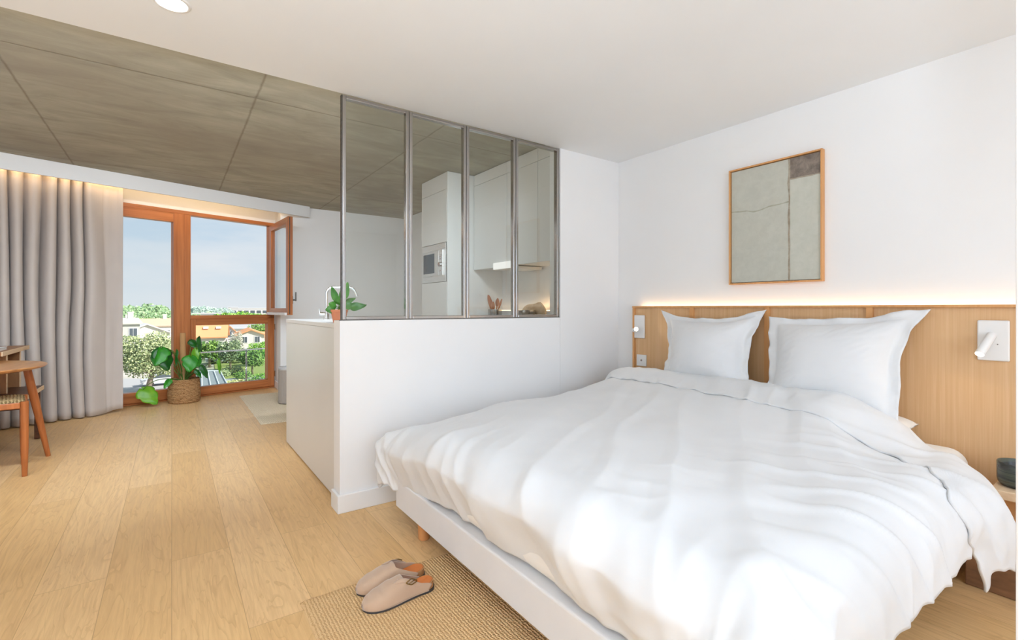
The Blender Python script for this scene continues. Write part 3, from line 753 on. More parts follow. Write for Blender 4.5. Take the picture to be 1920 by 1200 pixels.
# ---------------------------------------------------------------- clogs
def outline(s, side):
    # half width of the sole from heel (0) to toe (1): round heel, waist, full round toe; the outer side bulges a little more
    if s <= 0 or s >= 1: return 0
    if s < .13: w = .0335*math.sqrt(max(0, 1-((.13-s)/.13)**2))
    elif s < .72: w = .0335+.0135*sm(.25, .72, s)
    else: w = .047*max(0, 1-((s-.72)/.28)**2.3)**.62
    return w*(1.05 if side > 0 else .97)
def clog(label, heel, toe, mirror):
    heel, toe = Vector(heel), Vector(toe); L_ = (toe-heel).length; d = (toe-heel).normalized(); n = Vector((-d.y, d.x, 0))*mirror
    t = thing('clog', label, 'shoe', heel)
    def W(x, y, z): return heel+d*x+n*y+Vector((0, 0, z))
    S = [.5-.5*math.cos(math.pi*i/72) for i in range(73)]
    def solid(z0, z1, grow):
        bm = nb(); lo, hi = [], []
        ring = [(s, 1) for s in S]+[(s, -1) for s in S[-2:0:-1]]
        for s, sd in ring:
            x = s*L_+(grow*(2*s-1)); y = sd*(outline(s, sd)+(grow if 0 < s < 1 else 0)*min(1, min(s, 1-s)*30))
            lo.append(bm.verts.new(W(x, y, z0))); hi.append(bm.verts.new(W(x, y, z1(s) if callable(z1) else z1)))
        k = len(ring); bm.faces.new(lo[::-1]); bm.faces.new(hi)
        for i in range(k): bm.faces.new((lo[i], lo[(i+1) % k], hi[(i+1) % k], hi[i]))
        return bm
    obj('outsole', solid(0, .010, .004), MAT['rubber'], t, label='dark rubber outsole')
    obj('footbed', solid(.010, lambda s: .024+.010*sm(.35, 0, s), .001), MAT['cork'], t, label='cork footbed')
    obj('insole', solid(.022, lambda s: .0255+.010*sm(.35, 0, s), -.004), MAT['insole'], t, label='tan leather insole')
    def skin(s, v, off=0):       # v 0 outer welt, .5 instep, 1 inner welt
        side = 1 if v < .5 else -1
        w = outline(min(.9999, s/1.018), side)+.004+off
        hh = interp([(0, .050), (.18, .052), (.46, .070), (.62, .062), (.80, .046), (.93, .033), (1.018, .014)], s)+off
        an = v*math.pi; y = math.cos(an); y = math.copysign(abs(y)**.72, y)
        return W(s*L_, y*w, .009+hh*max(0, math.sin(an))**.78)
    bm = nb()
    def up(u, v):
        c = abs(v-.5)*2
        back = lerp(.47, .075, sm(.28, .80, c)) if v < .5 else lerp(.47, .13, sm(.30, .85, c))
        back += .05*sm(.80, 1, c)
        return skin(lerp(1.017, back, u), v)
    add_grid(bm, 36, 49, up)
    o = obj('upper', bm, MAT['suede'], t, True); md = o.modifiers.new('thick', 'SOLIDIFY'); md.thickness = .0028; md.offset = 1
    # strap from the instep across the notch to the outer quarter, with a square buckle
    A, B = Vector((.585, .44)), Vector((.25, .155)); hw = .030
    def st(u, q, off=.0042):
        p = A.lerp(B, u); wv = hw*(1 if u < .9 else math.sqrt(max(.05, 1-((u-.9)/.1)**2)))
        return skin(p.x-q*wv*1.35, p.y+q*wv*.95, off)
    bm = nb(); add_grid(bm, 26, 7, lambda u, v: st(u, v*2-1)); so_ = obj('strap', bm, MAT['suede'], t, True); md = so_.modifiers.new('thick', 'SOLIDIFY'); md.thickness = .0026; md.offset = 1
    cr = [st(.50, -1.3, .0085), st(.50, 1.3, .0085), st(.74, 1.3, .0085), st(.74, -1.3, .0085)]
    pts = []
    for i in range(4):
        a, b = cr[i], cr[(i+1) % 4]; pts += [a.lerp(b, q) for q in (.12, .5, .88)]
    pts += pts[:1]
    bm = nb(); add_tube(bm, pts, .0019, 8); add_tube(bm, [st(.64, -1.2, .009), st(.64, 0, .0095), st(.64, 1.2, .009)], .0014, 8)
    obj('buckle', bm, MAT['brass'], so_, True, label='square brass buckle')
clog('taupe suede clog nearer the viewer on the jute rug, square buckle in full view', (.850, 1.752, .0115), (.574, 1.750, .0115), 1)
clog('taupe suede clog partly hidden behind its mate on the jute rug', (.858, 1.852, .0115), (.588, 1.866, .0115), -1)

# ---------------------------------------------------------------- kitchen
LQ = MAT['lacquer']
pn = thing('peninsula_cabinet', 'tall pale-fronted kitchen peninsula cabinet behind the half wall', 'kitchen cabinet', (1.1, 3.6, 0))
obj('side_panel', bx((.78, 2.81, .010), (.80, 4.355, 1.002), .002), LQ, pn)
obj('carcass', bx((.801, 2.812, .06), (1.40, 4.35, 1.001)), LQ, pn)
obj('plinth', bx((.83, 2.83, 0), (1.36, 4.32, .06)), MAT['gap'], pn, label='recessed plinth in the colour of its shadow gap')
wt = obj('worktop', bx((.778, 2.808, 1.0025), (1.43, 4.358, 1.03), .003), LQ); tag(wt, 'pale worktop on the peninsula carrying the tap and the potted plant', 'worktop')
fa = thing('kitchen_tap', 'chrome square-necked kitchen tap rising from the peninsula worktop', 'tap', (1.0, 3.95, 1.03))
bm = nb(); add_lathe(bm, [(.026, 0), (.026, .006), (.020, .010), (.020, .05)], (1.0, 3.95, 1.03), 24); obj('tap_base', bm, MAT['chrome'], fa, True, auto=40)
bm = nb(); z1 = 1.287; p = [(1.0, 3.95, 1.06), (1.0, 3.95, z1-.05)]
sp = Vector((.93, -.16, 0)).normalized(); b0 = Vector((1.0, 3.95, 0))
def tp(r, z): return (b0.x+sp.x*r, b0.y+sp.y*r, z)
p += [tp(.05*(1-math.cos(a)), z1-.05+.05*math.sin(a)) for a in [i*math.pi/12 for i in range(1, 7)]]
p += [tp(.17, z1)]+[tp(.17+.05*math.sin(a), z1-.05*(1-math.cos(a))) for a in [i*math.pi/12 for i in range(1, 5)]]+[tp(.232, z1-.07)]
add_tube(bm, p, .0098, 14); obj('spout', bm, MAT['chrome'], fa, True, auto=50)
bm = nb(); add_tube(bm, [(1.0, 3.95, 1.07), (.955, 3.97, 1.075)], .016, 16); add_tube(bm, [(.955, 3.97, 1.075), (.950, 3.972, 1.115)], [.007, .005], 10); obj('lever', bm, MAT['chrome'], fa, True, auto=40)

def leaf_mesh(bm, base_, tip, up, width, fold=.25, droop=.2, notch=False, mi=0, n=9, tp=1.0):
    base_, tip, up = Vector(base_), Vector(tip), Vector(up).normalized(); ax = tip-base_; L_ = ax.length; ax.normalize()
    sd = ax.cross(up).normalized(); nn = sd.cross(ax).normalized()
    def fn(u, v):
        y = v*2-1; w = width*(math.sin(math.pi*min(1, u**.62*.985+.015))**.75)*tp
        if notch: w *= 1-.18*max(0, math.sin(u*17+1))*abs(y)**3
        back = -.16*L_*abs(y)*(1-u)**2 if notch else 0
        return base_+ax*(L_*u+back)+sd*(y*w)+nn*(-fold*abs(y)*w-droop*L_*u*u+.02*L_*math.sin(u*9+y*3))
    add_grid(bm, 14, n, fn, mi)
pp = thing('potted_herb', 'small leafy plant in a terracotta pot on the peninsula worktop', 'potted plant', (.862, 3.1, 1.03))
bm = nb(); add_lathe(bm, [(.036, 0), (.05, .066), (.053, .068), (.053, .082), (.047, .082), (.046, .07)], (.862, 3.1, 1.03), 32, cap1=False); obj('pot', bm, MAT['terracotta'], pp, True, auto=40)
bm = nb(); add_lathe(bm, [(.046, .068), (.046, .07)], (.862, 3.1, 1.03), 24); obj('soil', bm, MAT['soil'], pp)
ctr = Vector((.862, 3.1, 1.10))
for dx_, dy_, dz_, w_, dr in ((-.07, .0, .02, .034, .35), (-.035, .02, .14, .022, 0), (.0, -.02, .075, .04, .2), (.055, .03, .17, .03, .05), (.06, -.01, .06, .04, .3), (.15, -.01, .045, .032, .1), (.02, .05, .10, .035, .2), (-.05, -.03, .05, .03, .4), (.10, .03, .10, .02, .4)):
    tip = ctr+Vector((dx_, dy_, dz_)); b_ = ctr.lerp(tip, .38)+Vector((0, 0, .012))
    bm = nb(); leaf_mesh(bm, b_, tip+(tip-b_)*.25, (-.3, -.9, .6), w_, .25, dr); o = obj('leaf', bm, MAT['herb'], pp, True)
    bm = nb(); add_tube(bm, bezier(ctr-Vector((0, 0, .01)), ctr+Vector((0, 0, .03)), b_, b_, 8), .0022, 6); obj('stalk', bm, MAT['stem'], pp, True)

tc_ = thing('tall_cabinet', 'floor-to-ceiling pale kitchen cabinet housing the microwave', 'kitchen cabinet', (2.62, 4.68, 0))
obj('carcass', bx((2.312, 4.384, .0), (2.964, 4.984, 2.515)), LQ, tc_)
obj('side_panel', bx((2.29, 4.366, 0), (2.964, 4.383, 2.516), .001), LQ, tc_)
obj('filler', bx((2.292, 4.385, 2.345), (2.311, 4.984, 2.515), .001), LQ, tc_)
obj('door', bx((2.290, 4.386, 1.803), (2.311, 4.983, 2.341), .0015), LQ, tc_)
obj('door', bx((2.290, 4.386, .10), (2.311, 4.983, 1.392), .0015), LQ, tc_)
mw = thing('microwave', 'stainless steel microwave with a round dial built into the tall cabinet', 'microwave', (2.29, 4.68, 1.6))
obj('surround', bx((2.288, 4.40, 1.396), (2.311, 4.97, 1.799), .002), MAT['brushed'], mw)
dr_ = obj('door', bx((2.272, 4.53, 1.462), (2.288, 4.915, 1.728), .004), MAT['brushed'], mw)
obj('viewing_window', bx((2.2705, 4.63, 1.492), (2.272, 4.895, 1.70), .0), MAT['black_glass'], dr_, label='dark viewing window')
cp = obj('control_panel', bx((2.272, 4.445, 1.462), (2.288, 4.526, 1.728), .003), MAT['brushed'], mw)
bm = nb(); add_tube(bm, [(2.272, 4.486, 1.575), (2.25, 4.486, 1.575)], .022, 24); obj('dial', bm, MAT['chrome'], cp, True, auto=40)
for z in (1.69, 1.655, 1.63, 1.51): obj('button', bx((2.2695, 4.465, z-.007), (2.272, 4.507, z+.007), .001), MAT['plastic' if z > 1.68 else 'chrome'], cp)

uy = [(3.755, 4.362), (3.283, 3.752), (2.812, 3.28)]
for i, (a, b) in enumerate(uy):
    lab = ['pale upper kitchen cabinet beside the tall cabinet', 'pale upper kitchen cabinet above the cooker hood', 'pale upper kitchen cabinet tight against the partition pier'][i]
    u_ = thing('upper_cabinet', lab, 'kitchen cabinet', (2.78, (a+b)/2, 1.53))
    obj('carcass', bx((2.621, a, 1.53), (2.964, b, 2.515)), LQ, u_)
    obj('filler', bx((2.602, a, 2.405), (2.62, b, 2.515), .001), LQ, u_); obj('door', bx((2.60, a+.001, 1.522), (2.62, b-.001, 2.401), .0015), LQ, u_)
hd = thing('cooker_hood', 'slim white cooker hood under the upper kitchen cabinets', 'cooker hood', (2.75, 3.8, 1.5))
obj('hood_body', bx((2.59, 3.66, 1.497), (2.95, 3.95, 1.5215), .002), MAT['plastic'], hd); obj('hood_front', bx((2.572, 3.66, 1.499), (2.589, 3.95, 1.562), .003), MAT['hood_light'], hd, label='lit front strip')
by = [(3.58, 4.362), (2.812, 3.577)]
for i, (a, b) in enumerate(by):
    u_ = thing('base_cabinet', ['pale base kitchen cabinet next to the tall cabinet, under the utensil jar', 'pale base kitchen cabinet next to the partition wall'][i], 'kitchen cabinet', (2.62, (a+b)/2, 0))
    obj('carcass', bx((2.341, a, .09), (2.964, b, .91)), LQ, u_); obj('plinth', bx((2.38, a, 0), (2.94, b, .089)), MAT['gap'], u_); obj('door', bx((2.32, a+.002, .1), (2.34, b-.002, .905), .0015), LQ, u_)
wt = obj('worktop', bx((2.31, 2.81, .9105), (2.964, 4.364, .945), .002), LQ); tag(wt, 'pale kitchen worktop along the wall under the upper cabinets', 'worktop')
lg = thing('splashback_ledge', 'low glossy splashback ledge at the rear of the kitchen worktop', 'splashback', (2.93, 3.6, .945))
obj('panel', bx((2.88, 2.812, .9455), (2.964, 4.362, 1.095), .002), MAT['plastic'], lg)
ls = obj('led_strip', bx((2.90, 2.83, 1.0955), (2.912, 4.34, 1.102)), MAT['led']); tag(ls, 'warm light strip along the kitchen splashback ledge', 'light strip')
area('ledge_glow', (2.915, 3.6, 1.11), (.3, 0, 1), 1.4, .01, .9, (1, .66, .38)).rotation_euler = (R(180), R(15), R(90))
uj = thing('utensil_jar', 'steel jar on the kitchen worktop holding wooden utensils', 'jar', (2.74, 4.17, .945))
bm = nb(); add_lathe(bm, [(.07, .001), (.072, .01), (.072, .165), (.068, .165), (.067, .02)], (2.74, 4.17, .945), 32, cap1=False); obj('jar_body', bm, MAT['steel'], uj, True, auto=40)
def utensil(name, foot, head, w, l, label, kind):
    foot, head = Vector(foot), Vector(head); d = (head-foot).normalized()
    bm = nb(); m_ = head-d*l
    add_tube(bm, [foot, m_], .006, 8)
    sd = Vector((0, 1, 0)); 
    def fn(u, v):
        an = 2*math.pi*v; ww = w*math.sin(math.pi*min(1, .12+u*.86))**(.5 if kind == 'spatula' else .7)
        return m_+d*(l*u)+sd*(math.cos(an)*ww)+d.cross(sd)*(math.sin(an)*.006)
    add_grid(bm, 12, 17, fn); o = obj(name, bm, MAT['teak'], None, True); tag(o, label, 'kitchen utensil')
utensil('wooden_spatula', (2.74, 4.155, .96), (2.74, 4.30, 1.262), .044, .17, 'broad wooden spatula leaning left in the steel jar', 'spatula')
utensil('wooden_spoon', (2.745, 4.17, .96), (2.75, 4.135, 1.225), .038, .085, 'round-headed wooden spoon upright in the steel jar', 'spoon')
utensil('wooden_spoon', (2.72, 4.185, .96), (2.73, 4.19, 1.19), .036, .09, 'wooden spoon with a low oval head in the middle of the steel jar', 'spoon')
utensil('wooden_fork', (2.74, 4.19, .96), (2.74, 4.045, 1.215), .018, .11, 'slender wooden stirrer leaning right in the steel jar', 'spatula')
bm = nb(); add_lathe(bm, [(.11, .001), (.115, .008), (.115, .150), (.121, .153), (.121, .157), (.11, .156), (.108, .02)], (2.73, 3.66, .945), 36, cap1=False)
pt_ = thing('cooking_pot', 'steel cooking pot on the kitchen worktop in front of the chopping board', 'pot', (2.73, 3.66, .945))
obj('pot_body', bm, MAT['steel'], pt_, True, auto=40)
for s in (-1, 1):
    bm = nb(); c0 = Vector((2.73, 3.66, 1.075)); add_tube(bm, [c0+Vector((-.02, s*.113, 0)), c0+Vector((-.02, s*.15, .004)), c0+Vector((.02, s*.15, .004)), c0+Vector((.02, s*.113, 0))], .005, 8); obj('handle', bm, MAT['dark_metal'], pt_, True)
bm = nb(); poly = [(3.50+.36*q, 0) for q in (0, 1)]
prof = [(3.50, .946)]+[(3.50+.02*0, .946)]
pts = []
for i in range(25):
    q = i/24; yy = lerp(3.49, 3.86, q); zz = 1.10+.06*(1-(abs(q-.5)*2)**4)+.02*math.exp(-((q-.28)/.14)**2); pts.append((yy, zz))
full = [(3.49, .946)]+pts+[(3.86, .946)]
fa_, fb_ = [], []
for yy, zz in full:
    k = (zz-.946)*.10
    fa_.append(bm.verts.new((2.842+k, yy, zz))); fb_.append(bm.verts.new((2.856+k, yy, zz)))
bm.faces.new(fa_); bm.faces.new(fb_[::-1])
for i in range(len(full)): bm.faces.new((fa_[i], fa_[(i+1) % len(full)], fb_[(i+1) % len(full)], fb_[i]))
tag(obj('chopping_board', bm, MAT['pale_wood'], None), 'rounded wooden chopping board leaning on the splashback ledge', 'chopping board')

# ---------------------------------------------------------------- air purifier
ap = thing('air_purifier', 'ribbed grey cylindrical air purifier standing on the pale rug', 'air purifier', (1.14, 6.13, .0085))
bm = nb(); NF = 36
def flute(k, z): return 1-.035*(1 if (int(k*NF*4) % 4) == 3 else 0)
add_lathe(bm, [(.128, .012), (.128, .395)], (1.14, 6.13, .0085), NF*4, rfun=flute); obj('ribbed_body', bm, MAT['fluted'], ap)
bm = nb(); add_lathe(bm, [(.12, 0), (.124, .002), (.124, .012)], (1.14, 6.13, .0085), 48); obj('foot_ring', bm, MAT['dark_metal'], ap)
bm = nb(); add_lathe(bm, [(.126, .395), (.128, .40), (.128, .416), (.118, .426), (.07, .426), (.062, .414), (0, .412)], (1.14, 6.13, .0085), 48, cap0=True, cap1=False); obj('lid', bm, MAT['purifier_lid'], ap, True, auto=40)

# ---------------------------------------------------------------- monstera in basket
PC = Vector((.122, 6.95, 0))
mo = thing('potted_monstera', 'big-leaved houseplant on a coir pole in a woven basket by the window', 'potted plant', PC)
bm = nb(); add_lathe(bm, [(.150, .002), (.162, .02), (.166, .10), (.162, .19), (.156, .272), (.161, .283), (.150, .283), (.145, .22)], PC, 56, cap1=False, rfun=lambda k, z: 1+.008*math.sin(k*2*math.pi*28+z*60)); obj('basket', bm, MAT['basket'], mo, True)
bm = nb(); add_lathe(bm, [(.147, .22), (.147, .226)], PC, 32); obj('soil', bm, MAT['soil'], mo)
bm = nb(); add_tube(bm, [PC+Vector((-.01, 0, .2)), PC+Vector((-.012, 0, .5)), PC+Vector((-.015, 0, .825))], [.028, .03, .029], 16); obj('coir_pole', bm, MAT['moss_pole'], mo, True, auto=50, label='brown coir moss pole')
def mleaf(stem_mid, base_, tip, up, w, mat, fold=.25, droop=.15, root=(0, 0, .26), r=.006):
    ro = PC+Vector(root); b_ = Vector(base_); m_ = Vector(stem_mid)
    bm = nb(); add_tube(bm, bezier(ro, ro.lerp(m_, .6), m_, b_, 14), [r*(1-.4*i/13) for i in range(14)], 8); st_ = obj('stalk', bm, MAT['stem'], mo, True)
    bm = nb(); leaf_mesh(bm, b_, tip, up, w, fold, droop, True); l_ = obj('leaf', bm, MAT[mat], mo, True)
    md = l_.modifiers.new('thick', 'SOLIDIFY'); md.thickness = .0016
Y = 6.86
mleaf((.04, Y, .68), (-.09, Y-.03, .645), (-.025, Y-.10, .41), (.45, -1, .3), .11, 'leaf_dark', .35, .1)
mleaf((.02, Y+.02, .68), (-.105, Y-.05, .655), (-.165, Y-.12, .475), (-.5, -1, .35), .105, 'leaf', .4, .1)
mleaf((-.16, Y-.02, .34), (-.265, Y-.06, .205), (-.13, Y-.14, .055), (-.1, -.75, .8), .10, 'leaf_light', .15, .2)
mleaf((.16, Y, .36), (.185, Y-.05, .545), (.165, Y-.12, .375), (.1, -1, .15), .09, 'leaf', .12, .05)
mleaf((.20, Y, .40), (.235, Y-.02, .625), (.20, Y-.05, .42), (-.4, -1, .3), .05, 'leaf_light', .2, .1)
mleaf((.22, Y, .42), (.245, Y, .56), (.27, Y-.05, .42), (.5, -1, .3), .055, 'leaf', .2, .1)
mleaf((.2, Y, .55), (.275, Y, .76), (.29, Y-.04, .575), (.8, -.6, .2), .045, 'leaf_dark', .3, .12)
mleaf((.18, Y+.03, .55), (.19, Y+.05, .735), (.25, Y, .64), (.2, -.8, .6), .05, 'leaf_dark', .25, .1)
mleaf((.2, Y-.03, .42), (.30, Y-.06, .43), (.36, Y-.1, .29), (.6, -.8, .4), .05, 'leaf_dark', .35, .1)
mleaf((.2, Y-.04, .36), (.235, Y-.07, .39), (.29, Y-.11, .30), (.3, -.7, .7), .035, 'leaf_dark', .3, .1)
mleaf((.34, Y-.02, .45), (.475, Y-.05, .49), (.49, Y-.08, .325), (.7, -.7, .2), .035, 'leaf_light', .4, .1)
mleaf((.0, Y-.04, .30), (-.02, Y-.07, .295), (-.075, Y-.11, .21), (-.2, -.8, .6), .04, 'leaf', .25, .1)
mleaf((.05, Y-.02, .4), (.04, Y-.03, .62), (.03, Y-.05, .44), (-.8, -.5, .1), .028, 'leaf_dark', .4, .05)
for k in range(9):
    a = k*.7; bm = nb(); e_ = PC+Vector((.09*math.cos(a), .09*math.sin(a)-.03, .40+.05*math.sin(k*2.3))); add_tube(bm, bezier(PC+Vector((.03*math.cos(a), .03*math.sin(a), .22)), PC+Vector((.03*math.cos(a), .03*math.sin(a), .32)), e_, e_+Vector((.02*math.cos(a), 0, .05)), 8), .005, 6); obj('stalk', bm, MAT['stem'], mo, True)

# ---------------------------------------------------------------- desk corner at the left
TCx, TCy, TR, TZ = -1.28, 4.76, .545, .72
tb = thing('round_table', 'round wooden table with splayed legs at the left edge', 'table', (TCx, TCy, 0))
bm = nb(); add_lathe(bm, [(0, TZ-.028), (TR-.05, TZ-.028), (TR-.012, TZ-.018), (TR, TZ-.006), (TR-.003, TZ-.001), (TR-.01, TZ), (0, TZ)], (TCx, TCy, 0), 80, cap0=False, cap1=False)
bmesh.ops.remove_doubles(bm, verts=bm.verts, dist=.0004); obj('tabletop', bm, MAT['table_top'], tb, True, auto=30)
for ang in (25, 115, 205, 295):
    ca, sa = math.cos(R(ang)), math.sin(R(ang))
    p1 = Vector((TCx+ca*.45, TCy+sa*.45, TZ-.028)); p2 = Vector((TCx+ca*.57, TCy+sa*.57, .001))
    bm = nb(); add_tube(bm, [p1, p1.lerp(p2, .35), p2], [.023, .026, .015], 16); obj('leg', bm, MAT['teak'], tb, True, auto=40)
st = thing('dining_stool', 'wooden stool with a woven rush seat pulled under the round table', 'stool', (-.80, 4.49, 0), R(11), local=True)
for x, y in ((0, 0), (-.38, 0), (0, .36), (-.38, .36)):
    bm = nb(); add_tube(bm, [(x, y, .001), (x, y, .2), (x, y, .50)], [.014, .020, .021], 14); obj('leg', bm, MAT['teak'], st, True, auto=40)
for lo, hi in (((-.36, -.011, .455), (-.02, .011, .497)), ((-.36, .349, .455), (-.02, .371, .497)), ((-.391, .02, .455), (-.369, .34, .497)), ((-.011, .02, .455), (.011, .34, .497))):
    obj('rail', bx(lo, hi, .006), MAT['teak'], st)
bm = nb()
def rs(side):
    def fn(u, v):
        su, sv = 2*u-1, 2*v-1; k = (1-su**6)*(1-sv**6)
        return Vector((lerp(-.385, .005, u), lerp(-.010, .37, v), .497+side*(.014*k)+.012*side*(abs(su)**2+abs(sv)**2)*k*.5+.004*NZ(u*14, v*14, side)))
    return fn
add_grid(bm, 26, 26, rs(1)); add_grid(bm, 26, 26, rs(-1)); bmesh.ops.remove_doubles(bm, verts=bm.verts, dist=.001); obj('seat', bm, MAT['rush'], st, True, label='woven rush seat')
dk = thing('desk', 'wooden desk with pale ply edges behind the round table', 'desk', (-1.3, 5.6, 0))
obj('desktop', bx((-1.56, 5.16, .757), (-1.045, 6.0, .79), .002), MAT['desk_wood'], dk)
obj('edge_band', bx((-1.0445, 5.16, .757), (-1.038, 6.0, .79), .001), MAT['ply'], dk, label='pale ply front edge')
for y in (5.34, 5.75):
    g_ = obj('side_panel', bx((-1.54, y, .452), (-1.056, y+.022, .7565)), MAT['desk_wood'], dk); obj('edge_band', bx((-1.0555, y, .452), (-1.05, y+.022, .7565)), MAT['ply'], g_)
obj('back_panel', bx((-1.56, 5.20, .001), (-1.541, 5.98, .7565)), MAT['desk_wood'], dk)
bk = thing('book', 'white paperback lying on the desk at the far left', 'book', (-1.2, 5.35, .79))
obj('pages', bx((-1.26, 5.27, .792), (-1.084, 5.50, .810)), MAT['paper'], bk); bm = nb(); add_box(bm, (-1.264, 5.266, .7905), (-1.08, 5.504, .792)); add_box(bm, (-1.264, 5.266, .810), (-1.08, 5.504, .8125)); obj('cover', bm, MAT['plastic'], bk)
bn = thing('bench', 'dark walnut bench with a pale end edge tucked under the desk', 'bench', (-1.0, 5.5, 0))
obj('seat', bx((-1.3, 5.215, .415), (-.914, 5.775, .45), .002), MAT['walnut'], bn); obj('edge_band', bx((-.9138, 5.215, .415), (-.908, 5.775, .45), .001), MAT['ply'], bn, label='pale edge band')
for x, y in ((-.94, 5.27), (-.94, 5.72), (-1.24, 5.27), (-1.24, 5.72)):
    bm = nb(); add_box(bm, (x-.018, y-.02, .001), (x+.018, y+.02, .4148), .003); obj('leg', bm, MAT['walnut'], bn)
obj('stretcher', bx((-1.222, 5.26, .33), (-.958, 5.28, .37)), MAT['walnut'], bn)

# ---------------------------------------------------------------- outside
GZ = -8.0
def pt(px, d, z=GZ):   # bearing (as seen from the room) and distance to a place on the ground
    lat = (px-960)/900*d
    return Vector((SN*d+CS*lat, CS*d-SN*lat, z))
def ground_mat():
    m, nt, p = base('town_ground', (.4, .4, .4, 1), .9, spec=.2)
    n = noise_node(nt, coords(nt), .035, 4, .6); n2 = noise_node(nt, coords(nt), .6, 4)
    c = ramp(nt, n, [(.42, srgb(200, 192, 182)), (.52, srgb(176, 172, 150)), (.6, srgb(124, 148, 84))])
    nt.links.new(mixc(nt, .25, c, ramp(nt, n2, [(.3, srgb(120, 120, 110)), (.7, srgb(220, 212, 200))])), p.inputs['Base Color']); return m
bm = nb(); add_box(bm, (-900, 14, GZ-.5), (700, 1200, GZ)); struct('ground', bm, ground_mat())
GR = paint('lawn', srgb(150, 160, 92), .95, .2, 3); AS = paint('asphalt', srgb(176, 174, 174), .9, .1, 5)
def patch(name, pts, z, mat):
    bm = nb(); add_prism(bm, [(p.x, p.y) for p in pts], z-.03, z, 0); return struct(name, bm, mat)
patch('road_surface', [pt(225, 62), pt(330, 62), pt(340, 46), pt(225, 46)], GZ+.05, AS)
patch('road_surface', [pt(420, 64), pt(520, 70), pt(540, 45), pt(400, 45)], GZ+.05, AS)
patch('lawn_ground', [pt(400, 92), pt(520, 92), pt(520, 66), pt(405, 61)], GZ+.08, GR)

ROOF = paint('terracotta_roof', srgb(228, 164, 118), .9, .5, 4); ROOF2 = paint('brown_roof', srgb(212, 178, 154), .9, .5, 4); WROOF = paint('white_roof', srgb(222, 222, 224), .8, .1, 4); HW = paint('house_render', srgb(226, 222, 216), .9, .1, 2); HG = paint('house_grey_render', srgb(196, 196, 188), .9, .1, 2); PANE = paint('dark_pane', srgb(92, 100, 108), .3, .0, 2)
def house(label, px, d, w, dep, eave, ridge, turn, roof, wins, wallm=None, gable_front=False, chim=None, extra=None, cat='house'):
    c = pt(px, d); yaw = -YAW+math.atan2(-(px-960), 900)+turn
    t = thing('house', label, cat, c, yaw, local=True)
    wm = wallm or HW
    h, r = eave-GZ, ridge-GZ
    bm = nb(); add_box(bm, (-w/2, -dep/2, 0), (w/2, dep/2, h))
    if gable_front:
        for yy in (-dep/2, dep/2-.2):
            a = [bm.verts.new(v) for v in ((-w/2, yy, h), (w/2, yy, h), (0, yy, r-.15))]; b = [bm.verts.new(v) for v in ((-w/2, yy+.2, h), (w/2, yy+.2, h), (0, yy+.2, r-.15))]
            bm.faces.new(a); bm.faces.new(b[::-1])
            for i in range(3): bm.faces.new((a[i], a[(i+1) % 3], b[(i+1) % 3], b[i]))
    obj('wall', bm, wm, t)
    o_ = .35; bm = nb()
    if gable_front:
        sec = [(-w/2-o_, h-.15), (0, r), (w/2+o_, h-.15), (w/2+o_, h-.35), (0, r-.22), (-w/2-o_, h-.35)]
        A = [bm.verts.new((x, -dep/2-o_, z)) for x, z in sec]; B = [bm.verts.new((x, dep/2+o_, z)) for x, z in sec]
    else:
        sec = [(-dep/2-o_, h-.15), (0, r), (dep/2+o_, h-.15), (dep/2+o_, h-.35), (0, r-.22), (-dep/2-o_, h-.35)]
        A = [bm.verts.new((-w/2-o_, y, z)) for y, z in sec]; B = [bm.verts.new((w/2+o_, y, z)) for y, z in sec]
    bm.faces.new(A); bm.faces.new(B[::-1])
    for i in range(6): bm.faces.new((A[i], A[(i+1) % 6], B[(i+1) % 6], B[i]))
    rf = obj('roof', bm, roof, t)
    for cx_ in (chim or []):
        bm = nb(); add_box(bm, (cx_-.35, -.35, r-1.0), (cx_+.35, .35, r+.8)); add_box(bm, (cx_-.42, -.42, r+.8), (cx_+.42, .42, r+.95)); obj('chimney', bm, HW, rf)
    for (x, z, ww, hh) in wins:
        bm = nb(); add_box(bm, (x-ww/2-.1, -dep/2-.05, z-hh/2-.1), (x+ww/2+.1, -dep/2+.01, z+hh/2+.1)); wf = obj('window', bm, WROOF, t)
        bm = nb()
        for s in (-1, 1): add_box(bm, (x+s*ww/4-ww/4+.03, -dep/2-.07, z-hh/2), (x+s*ww/4+ww/4-.03, -dep/2-.05, z+hh/2))
        obj('pane', bm, PANE, wf)
    return t
house('grey rendered house with one dark window at the far left of the view', 205, 75, 6.6, 7, -1.0, -.4, .1, HG, [(2.5, 5.2, 1.0, 1.6)], HG, chim=[2.6])
house('white-roofed gabled house in front of the tiled roofs, behind the big tree', 268, 86, 6.5, 9, -3.0, -1.5, .12, WROOF, [(-1.8, 2.2, 1, 1.2)], gable_front=True, chim=[-3])
house('long low house with a faded brown tiled roof in the left view', 275, 114, 9, 8, -2.8, -1.3, .1, ROOF2, [(-2, 3.4, 1.2, 1), (1, 3.4, 1.2, 1), (3.4, 3.4, 1.2, 1)], chim=[3.5, -3.6])
house('small orange-roofed house left of the brown-roofed house', 242, 98, 4.5, 5, -3.4, -2.0, .2, ROOF, [], HW, chim=[1])
house('pale house with a low roof at the edge of the door frame', 318, 134, 5.6, 6, -4.6, -3.2, -.2, ROOF2, [(0, 1.8, 1, 1.1)])
th_ = house('large house with an orange tiled roof and a small dormer', 381, 90, 7.6, 8, -3.95, -1.2, -.08, ROOF, [(1.9, 1.9, 1.0, 1.5), (3.2, 1.9, 1.0, 1.5), (-1.2, 1.9, 1, 1.5)])
bm = nb(); add_box(bm, (-2.2, -4.2, 4.7), (-1.2, -2.0, 6.0)); dm = obj('dormer', bm, HW, th_); obj('pane', bx((-1.95, -4.23, 4.95), (-1.45, -4.2, 5.7)), PANE, dm)
